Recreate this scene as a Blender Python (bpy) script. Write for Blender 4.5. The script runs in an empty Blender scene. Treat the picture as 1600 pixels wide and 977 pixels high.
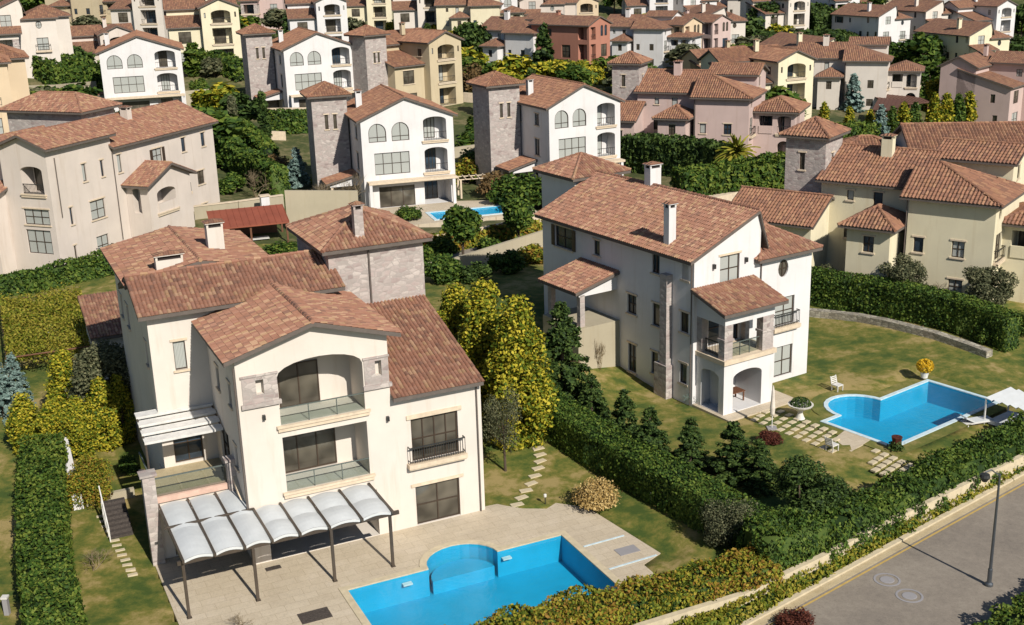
import bpy, math, random
import numpy as np
from mathutils import Vector, Matrix
from mathutils.geometry import tessellate_polygon
random.seed(7); RNG=np.random.default_rng(11)
R=math.radians
S=bpy.context.scene
# ---------------------------------------------------------------- camera
F,TH,RO,HC=1880.,.303,-.0311,31.0
_c,_s=math.cos(TH),math.sin(TH); _cr,_sr=math.cos(RO),math.sin(RO)
FW=Vector((0,_c,-_s)); _up=Vector((0,_s,_c)); _rt=Vector((1,0,0))
RT=_cr*_rt+_sr*_up; UP=-_sr*_rt+_cr*_up
cam=bpy.data.cameras.new('camera'); co=bpy.data.objects.new('camera',cam); S.collection.objects.link(co)
M=Matrix((RT,UP,-FW)).transposed().to_4x4(); M.translation=(0,0,HC); co.matrix_world=M
cam.sensor_width=36; cam.lens=F/1600*36; cam.clip_start=.5; cam.clip_end=6000
S.camera=co
S.render.resolution_x,S.render.resolution_y=1024,625
# ---------------------------------------------------------------- sky, sun, exposure
SUN_AZ=-59.2; SUN_EL=37.5          # degrees: azimuth from +X, elevation
w=bpy.data.worlds.new('World'); S.world=w; w.use_nodes=True
nt=w.node_tree; bg=nt.nodes['Background']; sk=nt.nodes.new('ShaderNodeTexSky')
sk.sky_type='NISHITA'; sk.sun_disc=False; sk.sun_elevation=R(SUN_EL); sk.sun_rotation=R(90-SUN_AZ)
sk.air_density=1.0; sk.dust_density=.6; sk.ozone_density=3.0
nt.links.new(sk.outputs[0],bg.inputs[0]); bg.inputs[1].default_value=.068
sl=bpy.data.lights.new('sun','SUN'); sl.energy=5.0; sl.angle=R(.5); sl.color=(1,.955,.885)
so=bpy.data.objects.new('sun',sl); S.collection.objects.link(so); so.location=(40,-60,80)
sd=Vector((math.cos(R(SUN_AZ))*math.cos(R(SUN_EL)),math.sin(R(SUN_AZ))*math.cos(R(SUN_EL)),math.sin(R(SUN_EL))))
so.rotation_euler=sd.to_track_quat('Z','Y').to_euler()
S.view_settings.view_transform='Standard'; S.view_settings.look='None'; S.view_settings.exposure=-.1; S.view_settings.gamma=1
S.render.engine='CYCLES'; S.cycles.max_bounces=6; S.cycles.diffuse_bounces=1; S.cycles.transparent_max_bounces=12

def ray(x,y): return (FW*F+RT*(x-800)-UP*(y-488.5))
def PX(x,y,z=0.):
    d=ray(x,y); t=(z-HC)/d.z; return Vector((d.x*t,d.y*t,z))
def PD(x,y,Y):
    d=ray(x,y); t=Y/d.y; return Vector((d.x*t,Y,HC+d.z*t))
# ---------------------------------------------------------------- materials
MATS={}
def srgb(r,g,b):
    f=lambda c:((c/255+.055)/1.055)**2.4 if c>10 else c/255/12.92
    return (f(r),f(g),f(b),1)
def newmat(n):
    m=bpy.data.materials.new(n); m.use_nodes=True; m.node_tree.nodes.clear()
    N=m.node_tree.nodes; L=m.node_tree.links
    o=N.new('ShaderNodeOutputMaterial'); p=N.new('ShaderNodeBsdfPrincipled'); L.new(p.outputs[0],o.inputs[0])
    MATS[n]=m; return m,N,L,p
def coord(N,L,kind='Object',scale=1.):
    t=N.new('ShaderNodeTexCoord')
    if scale==1.: return t.outputs[kind]
    mp=N.new('ShaderNodeMapping'); mp.inputs['Scale'].default_value=(scale,)*3 if not hasattr(scale,'__len__') else scale
    L.new(t.outputs[kind],mp.inputs[0]); return mp.outputs[0]
def ramp(N,L,src,stops):
    r=N.new('ShaderNodeValToRGB'); e=r.color_ramp.elements
    while len(e)<len(stops): e.new(.5)
    for i,(p,c) in enumerate(stops): e[i].position=p; e[i].color=c if len(c)==4 else (*c,1)
    L.new(src,r.inputs[0]); return r.outputs[0]
def noise(N,L,vec,scale,detail=4,rough=.55):
    n=N.new('ShaderNodeTexNoise'); n.inputs['Scale'].default_value=scale; n.inputs['Detail'].default_value=detail; n.inputs['Roughness'].default_value=rough
    L.new(vec,n.inputs['Vector']); return n.outputs['Fac']
def mix(N,L,a,b,fac,mode='MIX'):
    m=N.new('ShaderNodeMix'); m.data_type='RGBA'; m.blend_type=mode
    for s,v in ((6,a),(7,b),(0,fac)):
        if hasattr(v,'is_output') or hasattr(v,'links'): L.new(v,m.inputs[s])
        else: m.inputs[s].default_value=v
    return m.outputs[2]
def bump(N,L,p,h,dist=.02,strength=.5):
    b=N.new('ShaderNodeBump'); b.inputs['Distance'].default_value=dist; b.inputs['Strength'].default_value=strength
    L.new(h,b.inputs['Height']); L.new(b.outputs[0],p.inputs['Normal'])
def mat_plain(n,col,rough=.7,metal=0,var=.12,scale=3.):
    m,N,L,p=newmat(n); c=coord(N,L)
    f=noise(N,L,c,scale,5)
    d=tuple(x*(1-var) for x in col[:3])+(1,); u=tuple(min(1,x*(1+var)) for x in col[:3])+(1,)
    L.new(ramp(N,L,f,[(.3,d),(.7,u)]),p.inputs['Base Color'])
    p.inputs['Roughness'].default_value=rough; p.inputs['Metallic'].default_value=metal
    return m
def mat_stucco(n,col):
    m,N,L,p=newmat(n); c=coord(N,L)
    big=noise(N,L,c,.35,4); st=coord(N,L,'Object',(1.6,1.6,.16)); streak=noise(N,L,st,1.1,5,.65)
    d=tuple(x*.90 for x in col[:3])+(1,)
    a=mix(N,L,d,col,ramp(N,L,big,[(.35,(0,0,0)),(.65,(1,1,1))]))
    dirt=tuple(a_*b_ for a_,b_ in zip(col[:3],(.80,.76,.70)))+(1,)
    a=mix(N,L,a,dirt,ramp(N,L,streak,[(.54,(0,0,0)),(.78,(.75,.75,.75))]))
    L.new(a,p.inputs['Base Color']); p.inputs['Roughness'].default_value=.9
    bump(N,L,p,noise(N,L,c,18,3),.02,.35); return m
def mat_stone(n,cols,scale=1.6,mortar=(.42,.37,.33,1)):
    m,N,L,p=newmat(n); c=coord(N,L,'Object')
    mp=N.new('ShaderNodeMapping'); mp.inputs['Scale'].default_value=(1,1,1.9); L.new(c,mp.inputs[0])
    v=N.new('ShaderNodeTexVoronoi'); v.inputs['Scale'].default_value=scale; v.distance='CHEBYCHEV'; v.inputs['Randomness'].default_value=.85; L.new(mp.outputs[0],v.inputs['Vector'])
    wn=N.new('ShaderNodeTexWhiteNoise'); L.new(v.outputs['Position'],wn.inputs['Vector'])
    cc=ramp(N,L,wn.outputs['Value'],[(i/(len(cols)-1),x) for i,x in enumerate(cols)])
    v2=N.new('ShaderNodeTexVoronoi'); v2.feature='DISTANCE_TO_EDGE'; v2.inputs['Scale'].default_value=scale; v2.inputs['Randomness'].default_value=.85; L.new(mp.outputs[0],v2.inputs['Vector'])
    e=ramp(N,L,v2.outputs['Distance'],[(.02,(1,1,1)),(.07,(0,0,0))])
    a=mix(N,L,cc,mortar,e); nz=noise(N,L,c,5,5)
    a=mix(N,L,a,(.5,.5,.5,1),ramp(N,L,nz,[(.4,(0,0,0)),(.8,(.25,.25,.25))]),'MULTIPLY')
    L.new(a,p.inputs['Base Color']); p.inputs['Roughness'].default_value=.9
    bump(N,L,p,v2.outputs['Distance'],.05,.6); return m
def mat_tiles(n,cols,tw=.24,tl=.38,geo=False):
    m,N,L,p=newmat(n)
    t=N.new('ShaderNodeTexCoord'); sp=N.new('ShaderNodeSeparateXYZ'); L.new(t.outputs['UV'],sp.inputs[0])
    def fl(o,d):
        a=N.new('ShaderNodeMath'); a.operation='DIVIDE'; a.inputs[1].default_value=d; L.new(o,a.inputs[0])
        b=N.new('ShaderNodeMath'); b.operation='FLOOR'; L.new(a.outputs[0],b.inputs[0]); return b.outputs[0],a.outputs[0]
    iu,fu=fl(sp.outputs[0],tw); iv,fv=fl(sp.outputs[1],tl)
    cb=N.new('ShaderNodeCombineXYZ'); L.new(iu,cb.inputs[0]); L.new(iv,cb.inputs[1])
    oi=N.new('ShaderNodeObjectInfo'); L.new(oi.outputs['Random'],cb.inputs[2])
    wn=N.new('ShaderNodeTexWhiteNoise'); L.new(cb.outputs[0],wn.inputs['Vector'])
    k=len(cols)
    cc=ramp(N,L,wn.outputs['Value'],[(i/k,x) for i,x in enumerate(cols)])
    cc.node.color_ramp.interpolation='CONSTANT'
    c=coord(N,L,'Object'); big=noise(N,L,c,.5,5,.6)
    a=mix(N,L,cc,srgb(160,124,80),ramp(N,L,big,[(.54,(0,0,0)),(.78,(.32,.32,.32))]))
    sm=noise(N,L,c,2.3,5,.7)
    a=mix(N,L,a,(.35,.3,.27,1),ramp(N,L,sm,[(.55,(0,0,0)),(.85,(.7,.7,.7))]),'MULTIPLY')
    L.new(a,p.inputs['Base Color']); p.inputs['Roughness'].default_value=.85
    if not geo:
        s=N.new('ShaderNodeMath'); s.operation='SINE'; mu=N.new('ShaderNodeMath'); mu.operation='MULTIPLY'; mu.inputs[1].default_value=6.2832; L.new(fu,mu.inputs[0]); L.new(mu.outputs[0],s.inputs[0])
        fr=N.new('ShaderNodeMath'); fr.operation='FRACT'; L.new(fv,fr.inputs[0])
        ad=N.new('ShaderNodeMath'); ad.operation='SUBTRACT'; L.new(s.outputs[0],ad.inputs[0]); L.new(fr.outputs[0],ad.inputs[1])
        bump(N,L,p,ad.outputs[0],.06,.8)
    return m
def mat_leaf(n,cols,rough=.7,trans=.14):
    m,N,L,p=newmat(n)
    g=N.new('ShaderNodeNewGeometry'); c=coord(N,L,'Object')
    big=noise(N,L,c,.45,3,.6)
    a1=N.new('ShaderNodeMath'); a1.operation='MULTIPLY'; a1.inputs[1].default_value=.65; L.new(g.outputs['Random Per Island'],a1.inputs[0])
    a2=N.new('ShaderNodeMath'); a2.operation='MULTIPLY_ADD'; a2.inputs[1].default_value=.9; L.new(big,a2.inputs[0]); L.new(a1.outputs[0],a2.inputs[2])
    k=len(cols); st=[(.3+.75*i/(k-1),x) for i,x in enumerate(cols)]; st=[(min(1,a),b) for a,b in st]
    col=ramp(N,L,a2.outputs[0],st)
    L.new(col,p.inputs['Base Color']); p.inputs['Roughness'].default_value=rough
    try: p.inputs['Specular IOR Level'].default_value=.25
    except Exception: pass
    o=[x for x in N if x.type=='OUTPUT_MATERIAL'][0]
    tr=N.new('ShaderNodeBsdfTranslucent'); L.new(col,tr.inputs[0]); ms=N.new('ShaderNodeMixShader'); ms.inputs[0].default_value=trans
    L.new(p.outputs[0],ms.inputs[1]); L.new(tr.outputs[0],ms.inputs[2]); L.new(ms.outputs[0],o.inputs[0])
    return m
def mat_ground(n,stops,s1=.12,s2=1.4,rough=.95,b=.04):
    m,N,L,p=newmat(n); c=coord(N,L,'Object')
    n1=noise(N,L,c,s1,6,.65); n2=noise(N,L,c,s2,6,.7)
    a=N.new('ShaderNodeMath'); a.operation='MULTIPLY_ADD'; a.inputs[1].default_value=.6; L.new(n1,a.inputs[0])
    h=N.new('ShaderNodeMath'); h.operation='MULTIPLY'; h.inputs[1].default_value=.4; L.new(n2,h.inputs[0]); L.new(h.outputs[0],a.inputs[2])
    col=ramp(N,L,a.outputs[0],stops)
    n3=noise(N,L,c,14,4,.8)
    col=mix(N,L,col,(.45,.45,.42,1),ramp(N,L,n3,[(.5,(0,0,0)),(.72,(.55,.55,.55))]),'MULTIPLY')
    L.new(col,p.inputs['Base Color']); p.inputs['Roughness'].default_value=rough
    bump(N,L,p,n3,b,.6); return m
def mat_glass(n,col,curt=0.,rough=.06):
    m,N,L,p=newmat(n); c=coord(N,L,'Object')
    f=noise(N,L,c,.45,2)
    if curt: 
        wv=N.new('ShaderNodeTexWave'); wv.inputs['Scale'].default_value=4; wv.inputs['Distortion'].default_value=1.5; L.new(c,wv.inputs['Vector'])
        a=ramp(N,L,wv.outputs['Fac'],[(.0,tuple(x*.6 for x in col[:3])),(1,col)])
    else: a=ramp(N,L,f,[(.38,tuple(x*.4 for x in col[:3])),(.52,col),(.68,tuple(min(1,x*1.5) for x in col[:3]))])  # blotches painted into the pane colour imitate reflections and interiors
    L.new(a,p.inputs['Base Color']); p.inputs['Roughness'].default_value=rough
    p.inputs['IOR'].default_value=1.5
    bump(N,L,p,f,.01,.15); return m
def mat_water(n):
    m,N,L,p=newmat(n); N.remove(p)
    o=[x for x in N if x.type=='OUTPUT_MATERIAL'][0]
    tr=N.new('ShaderNodeBsdfTransparent'); tr.inputs[0].default_value=(.78,.95,1,1)
    gl=N.new('ShaderNodeBsdfGlossy'); gl.inputs['Roughness'].default_value=.03
    lw=N.new('ShaderNodeLayerWeight'); pw=N.new('ShaderNodeMath'); pw.operation='POWER'; pw.inputs[1].default_value=5; L.new(lw.outputs['Facing'],pw.inputs[0]); fr=N.new('ShaderNodeMath'); fr.operation='MULTIPLY_ADD'; fr.inputs[1].default_value=.95; fr.inputs[2].default_value=.03; L.new(pw.outputs[0],fr.inputs[0])
    c=coord(N,L,'Object'); nn=noise(N,L,c,3.5,3,.6); b=N.new('ShaderNodeBump'); b.inputs['Distance'].default_value=.06; b.inputs['Strength'].default_value=.5
    L.new(nn,b.inputs['Height']); L.new(b.outputs[0],gl.inputs['Normal']); L.new(b.outputs[0],lw.inputs['Normal'])
    ms=N.new('ShaderNodeMixShader'); L.new(fr.outputs[0],ms.inputs[0]); L.new(tr.outputs[0],ms.inputs[1]); L.new(gl.outputs[0],ms.inputs[2]); L.new(ms.outputs[0],o.inputs[0])
    return m
def mat_pane_clear(n,col=(.84,.88,.86,1)):
    m,N,L,p=newmat(n); N.remove(p)
    o=[x for x in N if x.type=='OUTPUT_MATERIAL'][0]
    tr=N.new('ShaderNodeBsdfTransparent'); tr.inputs[0].default_value=col
    gl=N.new('ShaderNodeBsdfGlossy'); gl.inputs['Roughness'].default_value=.05; lw=N.new('ShaderNodeLayerWeight'); pw=N.new('ShaderNodeMath'); pw.operation='POWER'; pw.inputs[1].default_value=4; L.new(lw.outputs['Facing'],pw.inputs[0]); fr=N.new('ShaderNodeMath'); fr.operation='MULTIPLY_ADD'; fr.inputs[1].default_value=.9; fr.inputs[2].default_value=.05; L.new(pw.outputs[0],fr.inputs[0])
    ms=N.new('ShaderNodeMixShader'); L.new(fr.outputs[0],ms.inputs[0]); L.new(tr.outputs[0],ms.inputs[1]); L.new(gl.outputs[0],ms.inputs[2]); L.new(ms.outputs[0],o.inputs[0])
    return m
TC=[srgb(158,112,90),srgb(138,98,80),srgb(170,126,102),srgb(148,104,84),srgb(188,152,120),srgb(120,88,74),srgb(160,112,90),srgb(174,140,104),srgb(148,102,82),srgb(154,106,84),srgb(162,118,98)]
TCo=[srgb(150,106,82),srgb(160,114,88),srgb(138,98,78),srgb(152,110,84),srgb(168,126,96),srgb(130,94,76)]
mat_tiles('tile_orange_near',[srgb(190,116,84),srgb(170,96,70),srgb(206,140,102),srgb(150,88,66),srgb(184,120,88)],geo=True)
mat_stucco('stucco_cream',srgb(230,219,205)); mat_stucco('stucco_white',srgb(232,228,224)); mat_stucco('stucco_pink',srgb(224,210,196))
mat_stucco('stucco_yellow',srgb(238,226,192)); mat_stucco('stucco_rose',srgb(212,186,176)); mat_stucco('stucco_red',srgb(186,128,106)); mat_stucco('stucco_tan',srgb(208,190,156))
mat_stucco('stucco_ochre',srgb(224,200,166)); mat_stucco('stucco_grey',srgb(160,156,156)); mat_stucco('stucco_beigewall',srgb(186,174,148))
mat_stone('stone_tower',[srgb(192,178,170),srgb(180,168,160),srgb(204,192,182),srgb(172,162,154),srgb(188,172,164),srgb(158,142,136)],2.1)
mat_stone('stone_wall',[srgb(170,160,140),srgb(140,132,116),srgb(196,188,168),srgb(158,148,130)],2.6,(.2,.18,.15,1))
mat_plain('trim_stone',srgb(214,178,158),.85); mat_plain('trim_cream',srgb(220,200,172),.8)
mat_plain('eave',srgb(104,94,86),.8); mat_plain('frame_dark',srgb(70,56,44),.5); mat_plain('frame_metal',srgb(62,62,60),.45,.3); mat_plain('frame_grey',srgb(96,104,98),.5)
mat_plain('metal_pergola',srgb(92,82,72),.45,.4); mat_plain('white_metal',srgb(226,222,214),.45); mat_plain('fabric',srgb(212,214,212),.85,0,.06,1.5)
mat_plain('fabric_cream',srgb(224,212,196),.9); mat_plain('wood_brown',srgb(112,74,52),.6); mat_plain('dark',srgb(46,38,34),.8); mat_plain('bark',srgb(88,74,60),.9,0,.3,6)
mat_plain('pot_white',srgb(222,216,204),.7); mat_plain('red_roof',srgb(150,82,60),.55,0,.12,.7); mat_plain('pole_metal',srgb(104,108,112),.4,.6); mat_plain('dark_roof',srgb(104,72,60),.7)
mat_plain('curb',srgb(208,192,160),.85); mat_plain('yellow_line',srgb(196,164,92),.8); mat_plain('iron',srgb(84,76,70),.6,.2,.35,12)
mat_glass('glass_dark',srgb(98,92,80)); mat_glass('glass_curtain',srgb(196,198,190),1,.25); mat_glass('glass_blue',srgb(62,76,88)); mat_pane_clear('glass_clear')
mat_water('water'); mat_plain('pool_tile',srgb(34,170,206),.5,0,.08,.8); mat_plain('pool_coping',srgb(206,224,228),.6); mat_plain('pool_tile_light',srgb(60,160,228),.5,0,.1,3)
mat_ground('deck_mat',[(.3,srgb(196,180,156)),(.5,srgb(210,194,168)),(.7,srgb(220,204,182))],.3,2,.8,.004)
mat_ground('lawn_mat',[(.41,srgb(66,86,24)),(.47,srgb(96,104,36)),(.52,srgb(124,118,50)),(.59,srgb(164,144,90))],.24,1.1)
mat_ground('lawn_green',[(.34,srgb(66,84,26)),(.44,srgb(92,102,36)),(.52,srgb(118,116,52)),(.6,srgb(148,134,78)),(.7,srgb(104,104,44))],.28,1.1)
mat_ground('soil',[(.36,srgb(50,64,26)),(.48,srgb(78,84,38)),(.57,srgb(128,116,80)),(.63,srgb(84,86,42)),(.75,srgb(60,70,30))],.1,.9)
mat_ground('asphalt',[(.38,srgb(132,122,110)),(.5,srgb(146,135,121)),(.62,srgb(158,147,132))],.2,3,.85,.006)
mat_ground('path_mat',[(.35,srgb(178,158,120)),(.65,srgb(206,188,150))],.4,3,.9,.01)
mat_leaf('leaf_dark',[srgb(26,40,20),srgb(44,64,28),srgb(66,88,38),srgb(88,106,48)])
mat_leaf('leaf_hedge',[srgb(32,50,20),srgb(52,76,28),srgb(76,102,36),srgb(108,124,48)])
mat_leaf('leaf_green',[srgb(32,52,18),srgb(54,80,26),srgb(82,106,36),srgb(116,128,50)])
mat_leaf('leaf_lime',[srgb(38,60,16),srgb(76,98,24),srgb(126,132,34),srgb(176,164,46),srgb(196,178,56)])
mat_leaf('leaf_ivy',[srgb(70,88,20),srgb(104,114,30),srgb(138,134,40),srgb(160,146,58)])
mat_leaf('leaf_autumn',[srgb(44,64,20),srgb(74,94,28),srgb(110,120,36),srgb(148,146,46),srgb(164,144,50),srgb(140,104,42)])
mat_leaf('leaf_olive',[srgb(48,54,36),srgb(74,80,54),srgb(100,102,72),srgb(124,122,88)])
mat_leaf('leaf_blue',[srgb(88,110,104),srgb(116,140,130),srgb(146,166,156)])
mat_leaf('leaf_straw',[srgb(150,120,66),srgb(186,154,92),srgb(212,184,124)])
mat_leaf('leaf_red',[srgb(58,28,24),srgb(88,44,34),srgb(116,66,48)])
mat_leaf('leaf_brown',[srgb(84,70,46),srgb(112,92,58),srgb(132,104,66)])
mat_leaf('leaf_yellow',[srgb(190,140,24),srgb(224,176,32),srgb(236,196,60)])
mat_leaf('twig',[srgb(96,84,66),srgb(130,114,90),srgb(168,150,120)])
# ---------------------------------------------------------------- mesh helpers
class MB:
    def __init__(s): s.v=[]; s.f=[]; s.m=[]; s.uv=[]
    def face(s,pts,mi=0,uv=None):
        i=len(s.v); s.v+= [tuple(p) for p in pts]; s.f.append(tuple(range(i,i+len(pts)))); s.m.append(mi)
        s.uv+= list(uv) if uv is not None else [(0,0)]*len(pts)
    def box(s,a,b,mi=0):
        x0,y0,z0=a; x1,y1,z1=b
        p=[(x0,y0,z0),(x1,y0,z0),(x1,y1,z0),(x0,y1,z0),(x0,y0,z1),(x1,y0,z1),(x1,y1,z1),(x0,y1,z1)]
        for q in ((0,3,2,1),(4,5,6,7),(0,1,5,4),(1,2,6,5),(2,3,7,6),(3,0,4,7)): s.face([p[k] for k in q],mi)
    def prism(s,poly,z0,z1,mi=0,top=True,bottom=True):
        n=len(poly)
        for i in range(n):
            a,b=poly[i],poly[(i+1)%n]; s.face([(a[0],a[1],z0),(b[0],b[1],z0),(b[0],b[1],z1),(a[0],a[1],z1)],mi)
        if top: s.face([(p[0],p[1],z1) for p in poly],mi)
        if bottom: s.face([(p[0],p[1],z0) for p in poly][::-1],mi)
    def tube(s,a,b,r0,r1=None,n=6,mi=0,caps=True):
        a=Vector(a); b=Vector(b); r1=r0 if r1 is None else r1; d=(b-a)
        if d.length<1e-6: return
        d.normalize(); x=d.orthogonal().normalized(); y=d.cross(x)
        A=[a+(x*math.cos(t)+y*math.sin(t))*r0 for t in [2*math.pi*k/n for k in range(n)]]
        B=[b+(x*math.cos(t)+y*math.sin(t))*r1 for t in [2*math.pi*k/n for k in range(n)]]
        for k in range(n): s.face([A[k],A[(k+1)%n],B[(k+1)%n],B[k]],mi)
        if caps: s.face(A[::-1],mi); s.face(B,mi)
    def bar(s,a,b,w,h,mi=0):
        "box beam from a to b, width w (horizontal) and height h"
        a=Vector(a); b=Vector(b); d=(b-a).normalized(); x=d.cross(Vector((0,0,1)))
        if x.length<1e-3: x=Vector((1,0,0))
        x.normalize(); y=x.cross(d)
        q=[(-1,-1),(1,-1),(1,1),(-1,1)]
        A=[a+x*(w/2*i)+y*(h/2*j) for i,j in q]; B=[b+x*(w/2*i)+y*(h/2*j) for i,j in q]
        for k in range(4): s.face([A[k],A[(k+1)%4],B[(k+1)%4],B[k]],mi)
        s.face(A[::-1],mi); s.face(B,mi)
    def lathe(s,prof,n=14,c=(0,0,0),mi=0):
        for i in range(len(prof)-1):
            (r0,z0),(r1,z1)=prof[i],prof[i+1]
            for k in range(n):
                t0,t1=2*math.pi*k/n,2*math.pi*(k+1)/n
                P=[(c[0]+r0*math.cos(t0),c[1]+r0*math.sin(t0),c[2]+z0),(c[0]+r0*math.cos(t1),c[1]+r0*math.sin(t1),c[2]+z0),(c[0]+r1*math.cos(t1),c[1]+r1*math.sin(t1),c[2]+z1),(c[0]+r1*math.cos(t0),c[1]+r1*math.sin(t0),c[2]+z1)]
                if r0<1e-5: P=P[1:]
                elif r1<1e-5: P=P[:3]
                s.face(P,mi)
    def build(s,name,mats,parent=None):
        me=bpy.data.meshes.new(name); me.from_pydata(s.v,[],s.f)
        for m in (mats if isinstance(mats,(list,tuple)) else [mats]): me.materials.append(MATS[m])
        if any(s.m): me.polygons.foreach_set('material_index',s.m)
        ul=me.uv_layers.new(name='uv'); ul.data.foreach_set('uv',np.array(s.uv,dtype='f4').ravel())
        return link(name,me,parent)
def link(name,me,parent=None):
    o=bpy.data.objects.new(name,me); S.collection.objects.link(o)
    if parent: o.parent=parent
    return o
def tag(o,label=None,cat=None,group=None,kind=None):
    if label: o['label']=label
    if cat: o['category']=cat
    if group: o['group']=group
    if kind: o['kind']=kind
    return o
def thing(name,label,cat,loc,yaw=0,group=None):
    o=bpy.data.objects.new(name,None); S.collection.objects.link(o); o.location=loc; o.rotation_euler=(0,0,yaw); o.empty_display_size=.3
    return tag(o,label,cat,group)
def inpoly(x,y,poly):
    r=False; n=len(poly)
    for i in range(n):
        x0,y0=poly[i]; x1,y1=poly[(i+1)%n]
        if (y0>y)!=(y1>y) and x<(x1-x0)*(y-y0)/(y1-y0)+x0: r=not r
    return r
def tess(outer,holes):
    polys=[[Vector((p[0],p[1],0)) for p in q] for q in [outer]+holes]
    flat=[p for q in [outer]+holes for p in q]
    tr=[]
    for a,b,c in tessellate_polygon(polys):
        A,B,C=flat[a],flat[b],flat[c]
        tr.append((a,b,c) if (B[0]-A[0])*(C[1]-A[1])-(B[1]-A[1])*(C[0]-A[0])>0 else (a,c,b))
    return flat,tr
def sheet(name,poly,z,mat,holes=(),kind='structure',thick=0.,**k):
    mb=MB(); flat,tr=tess([tuple(p[:2]) for p in poly],[[tuple(q[:2]) for q in h] for h in holes])
    for t in tr: mb.face([(flat[i][0],flat[i][1],z) for i in t])
    if thick:
        n=len(poly)
        for i in range(n):
            a,b=poly[i],poly[(i+1)%n]; mb.face([(a[0],a[1],z),(b[0],b[1],z),(b[0],b[1],z-thick),(a[0],a[1],z-thick)])
    return tag(mb.build(name,mat),kind=kind,**k)

def soften(cols,k):
    n=len(cols); m_=[sum(c[i] for c in cols)/n for i in range(3)]
    return [tuple(c[i]*(1-k)+m_[i]*k for i in range(3))+(1,) for c in cols]
mat_tiles('tile_near',soften(TC,.3),.22,.34,geo=True); mat_tiles('tile_mid',soften(TCo,.15),.30,.48)
def deck_joints(n,ang):
    m=MATS[n]; N=m.node_tree.nodes; L=m.node_tree.links; p=[x for x in N if x.type=='BSDF_PRINCIPLED'][0]
    src=p.inputs['Base Color'].links[0].from_socket
    t=N.new('ShaderNodeTexCoord'); mp=N.new('ShaderNodeMapping'); mp.inputs['Rotation'].default_value=(0,0,-R(ang)); L.new(t.outputs['Object'],mp.inputs[0])
    b=N.new('ShaderNodeTexBrick'); b.inputs['Scale'].default_value=1.; b.inputs['Brick Width'].default_value=1.2; b.inputs['Row Height'].default_value=.6; b.inputs['Mortar Size'].default_value=.012
    b.inputs['Color1'].default_value=(1,1,1,1); b.inputs['Color2'].default_value=(.93,.92,.9,1); b.inputs['Mortar'].default_value=(.74,.70,.64,1); L.new(mp.outputs[0],b.inputs['Vector'])
    L.new(mix(N,L,src,b.outputs['Color'],1.,'MULTIPLY'),p.inputs['Base Color'])
deck_joints('deck_mat',24.9)
# ---------------------------------------------------------------- house builder
def outline(s0,s1,z0,z1,arch=''):
    w=s1-s0; c=(s0+s1)/2
    if arch=='oval':
        return [(c+w/2*math.cos(t),(z0+z1)/2+(z1-z0)/2*math.sin(t)) for t in [2*math.pi*k/16 for k in range(16)]]
    if arch in('semi','seg'):
        r=w/2 if arch=='semi' else w*.17
        r=min(r,(z1-z0)*.6); zs=z1-r; n=10
        return [(s0,z0),(s1,z0)]+[(c+w/2*math.cos(t),zs+r*math.sin(t)) for t in [math.pi*k/n for k in range(n+1)]]
    return [(s0,z0),(s1,z0),(s1,z1),(s0,z1)]
def arch_z(x,w,h,arch):
    if arch in('semi','seg'):
        r=min(w/2 if arch=='semi' else w*.17,h*.6); q=max(0,1-(x/(w/2))**2); return h-r+r*math.sqrt(q)
    if arch=='oval': return h/2+h/2*math.sqrt(max(0,1-(x/(w/2))**2))
    return h
WC={}
def win_mesh(w,h,arch,nx,nz,glass,frame,ft=.07):
    w=round(w*10)/10; h=round(h*10)/10
    k=(w,h,arch,nx,nz,glass,frame,ft)
    if k in WC: return WC[k]
    o=outline(-w/2,w/2,0,h,arch); mb=MB(); cz=h/2; n=len(o)
    i_=[(x*(w-2*ft)/w,cz+(z-cz)*(h-2*ft)/h) for x,z in o]
    for a in range(n):
        b=(a+1)%n
        mb.face([(o[a][0],0,o[a][1]),(o[b][0],0,o[b][1]),(i_[b][0],0,i_[b][1]),(i_[a][0],0,i_[a][1])])
        mb.face([(i_[a][0],0,i_[a][1]),(i_[b][0],0,i_[b][1]),(i_[b][0],.05,i_[b][1]),(i_[a][0],.05,i_[a][1])])
    for j in range(1,nx):
        x=-w/2+w*j/nx; t=arch_z(x,w,h,arch); z0=h-t if arch=='oval' else 0
        mb.box((x-ft*.45,-.012,z0+.01),(x+ft*.45,.045,t-.01))
    for j in range(1,nz):
        z=(h if not arch else arch_z(w/2,w,h,arch) if arch!='oval' else h)*j/nz
        mb.box((-w/2+.02,-.006,z-ft*.4),(w/2-.02,.043,z+ft*.4))
    fm=bpy.data.meshes.new('window'); fm.from_pydata(mb.v,[],mb.f); fm.materials.append(MATS[frame])
    pm=bpy.data.meshes.new('pane'); pm.from_pydata([(x,.04,z) for x,z in o],[],[tuple(range(n))]); pm.materials.append(MATS[glass])
    WC[k]=(fm,pm); return WC[k]
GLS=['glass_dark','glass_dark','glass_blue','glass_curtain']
TH_R=.22
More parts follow.
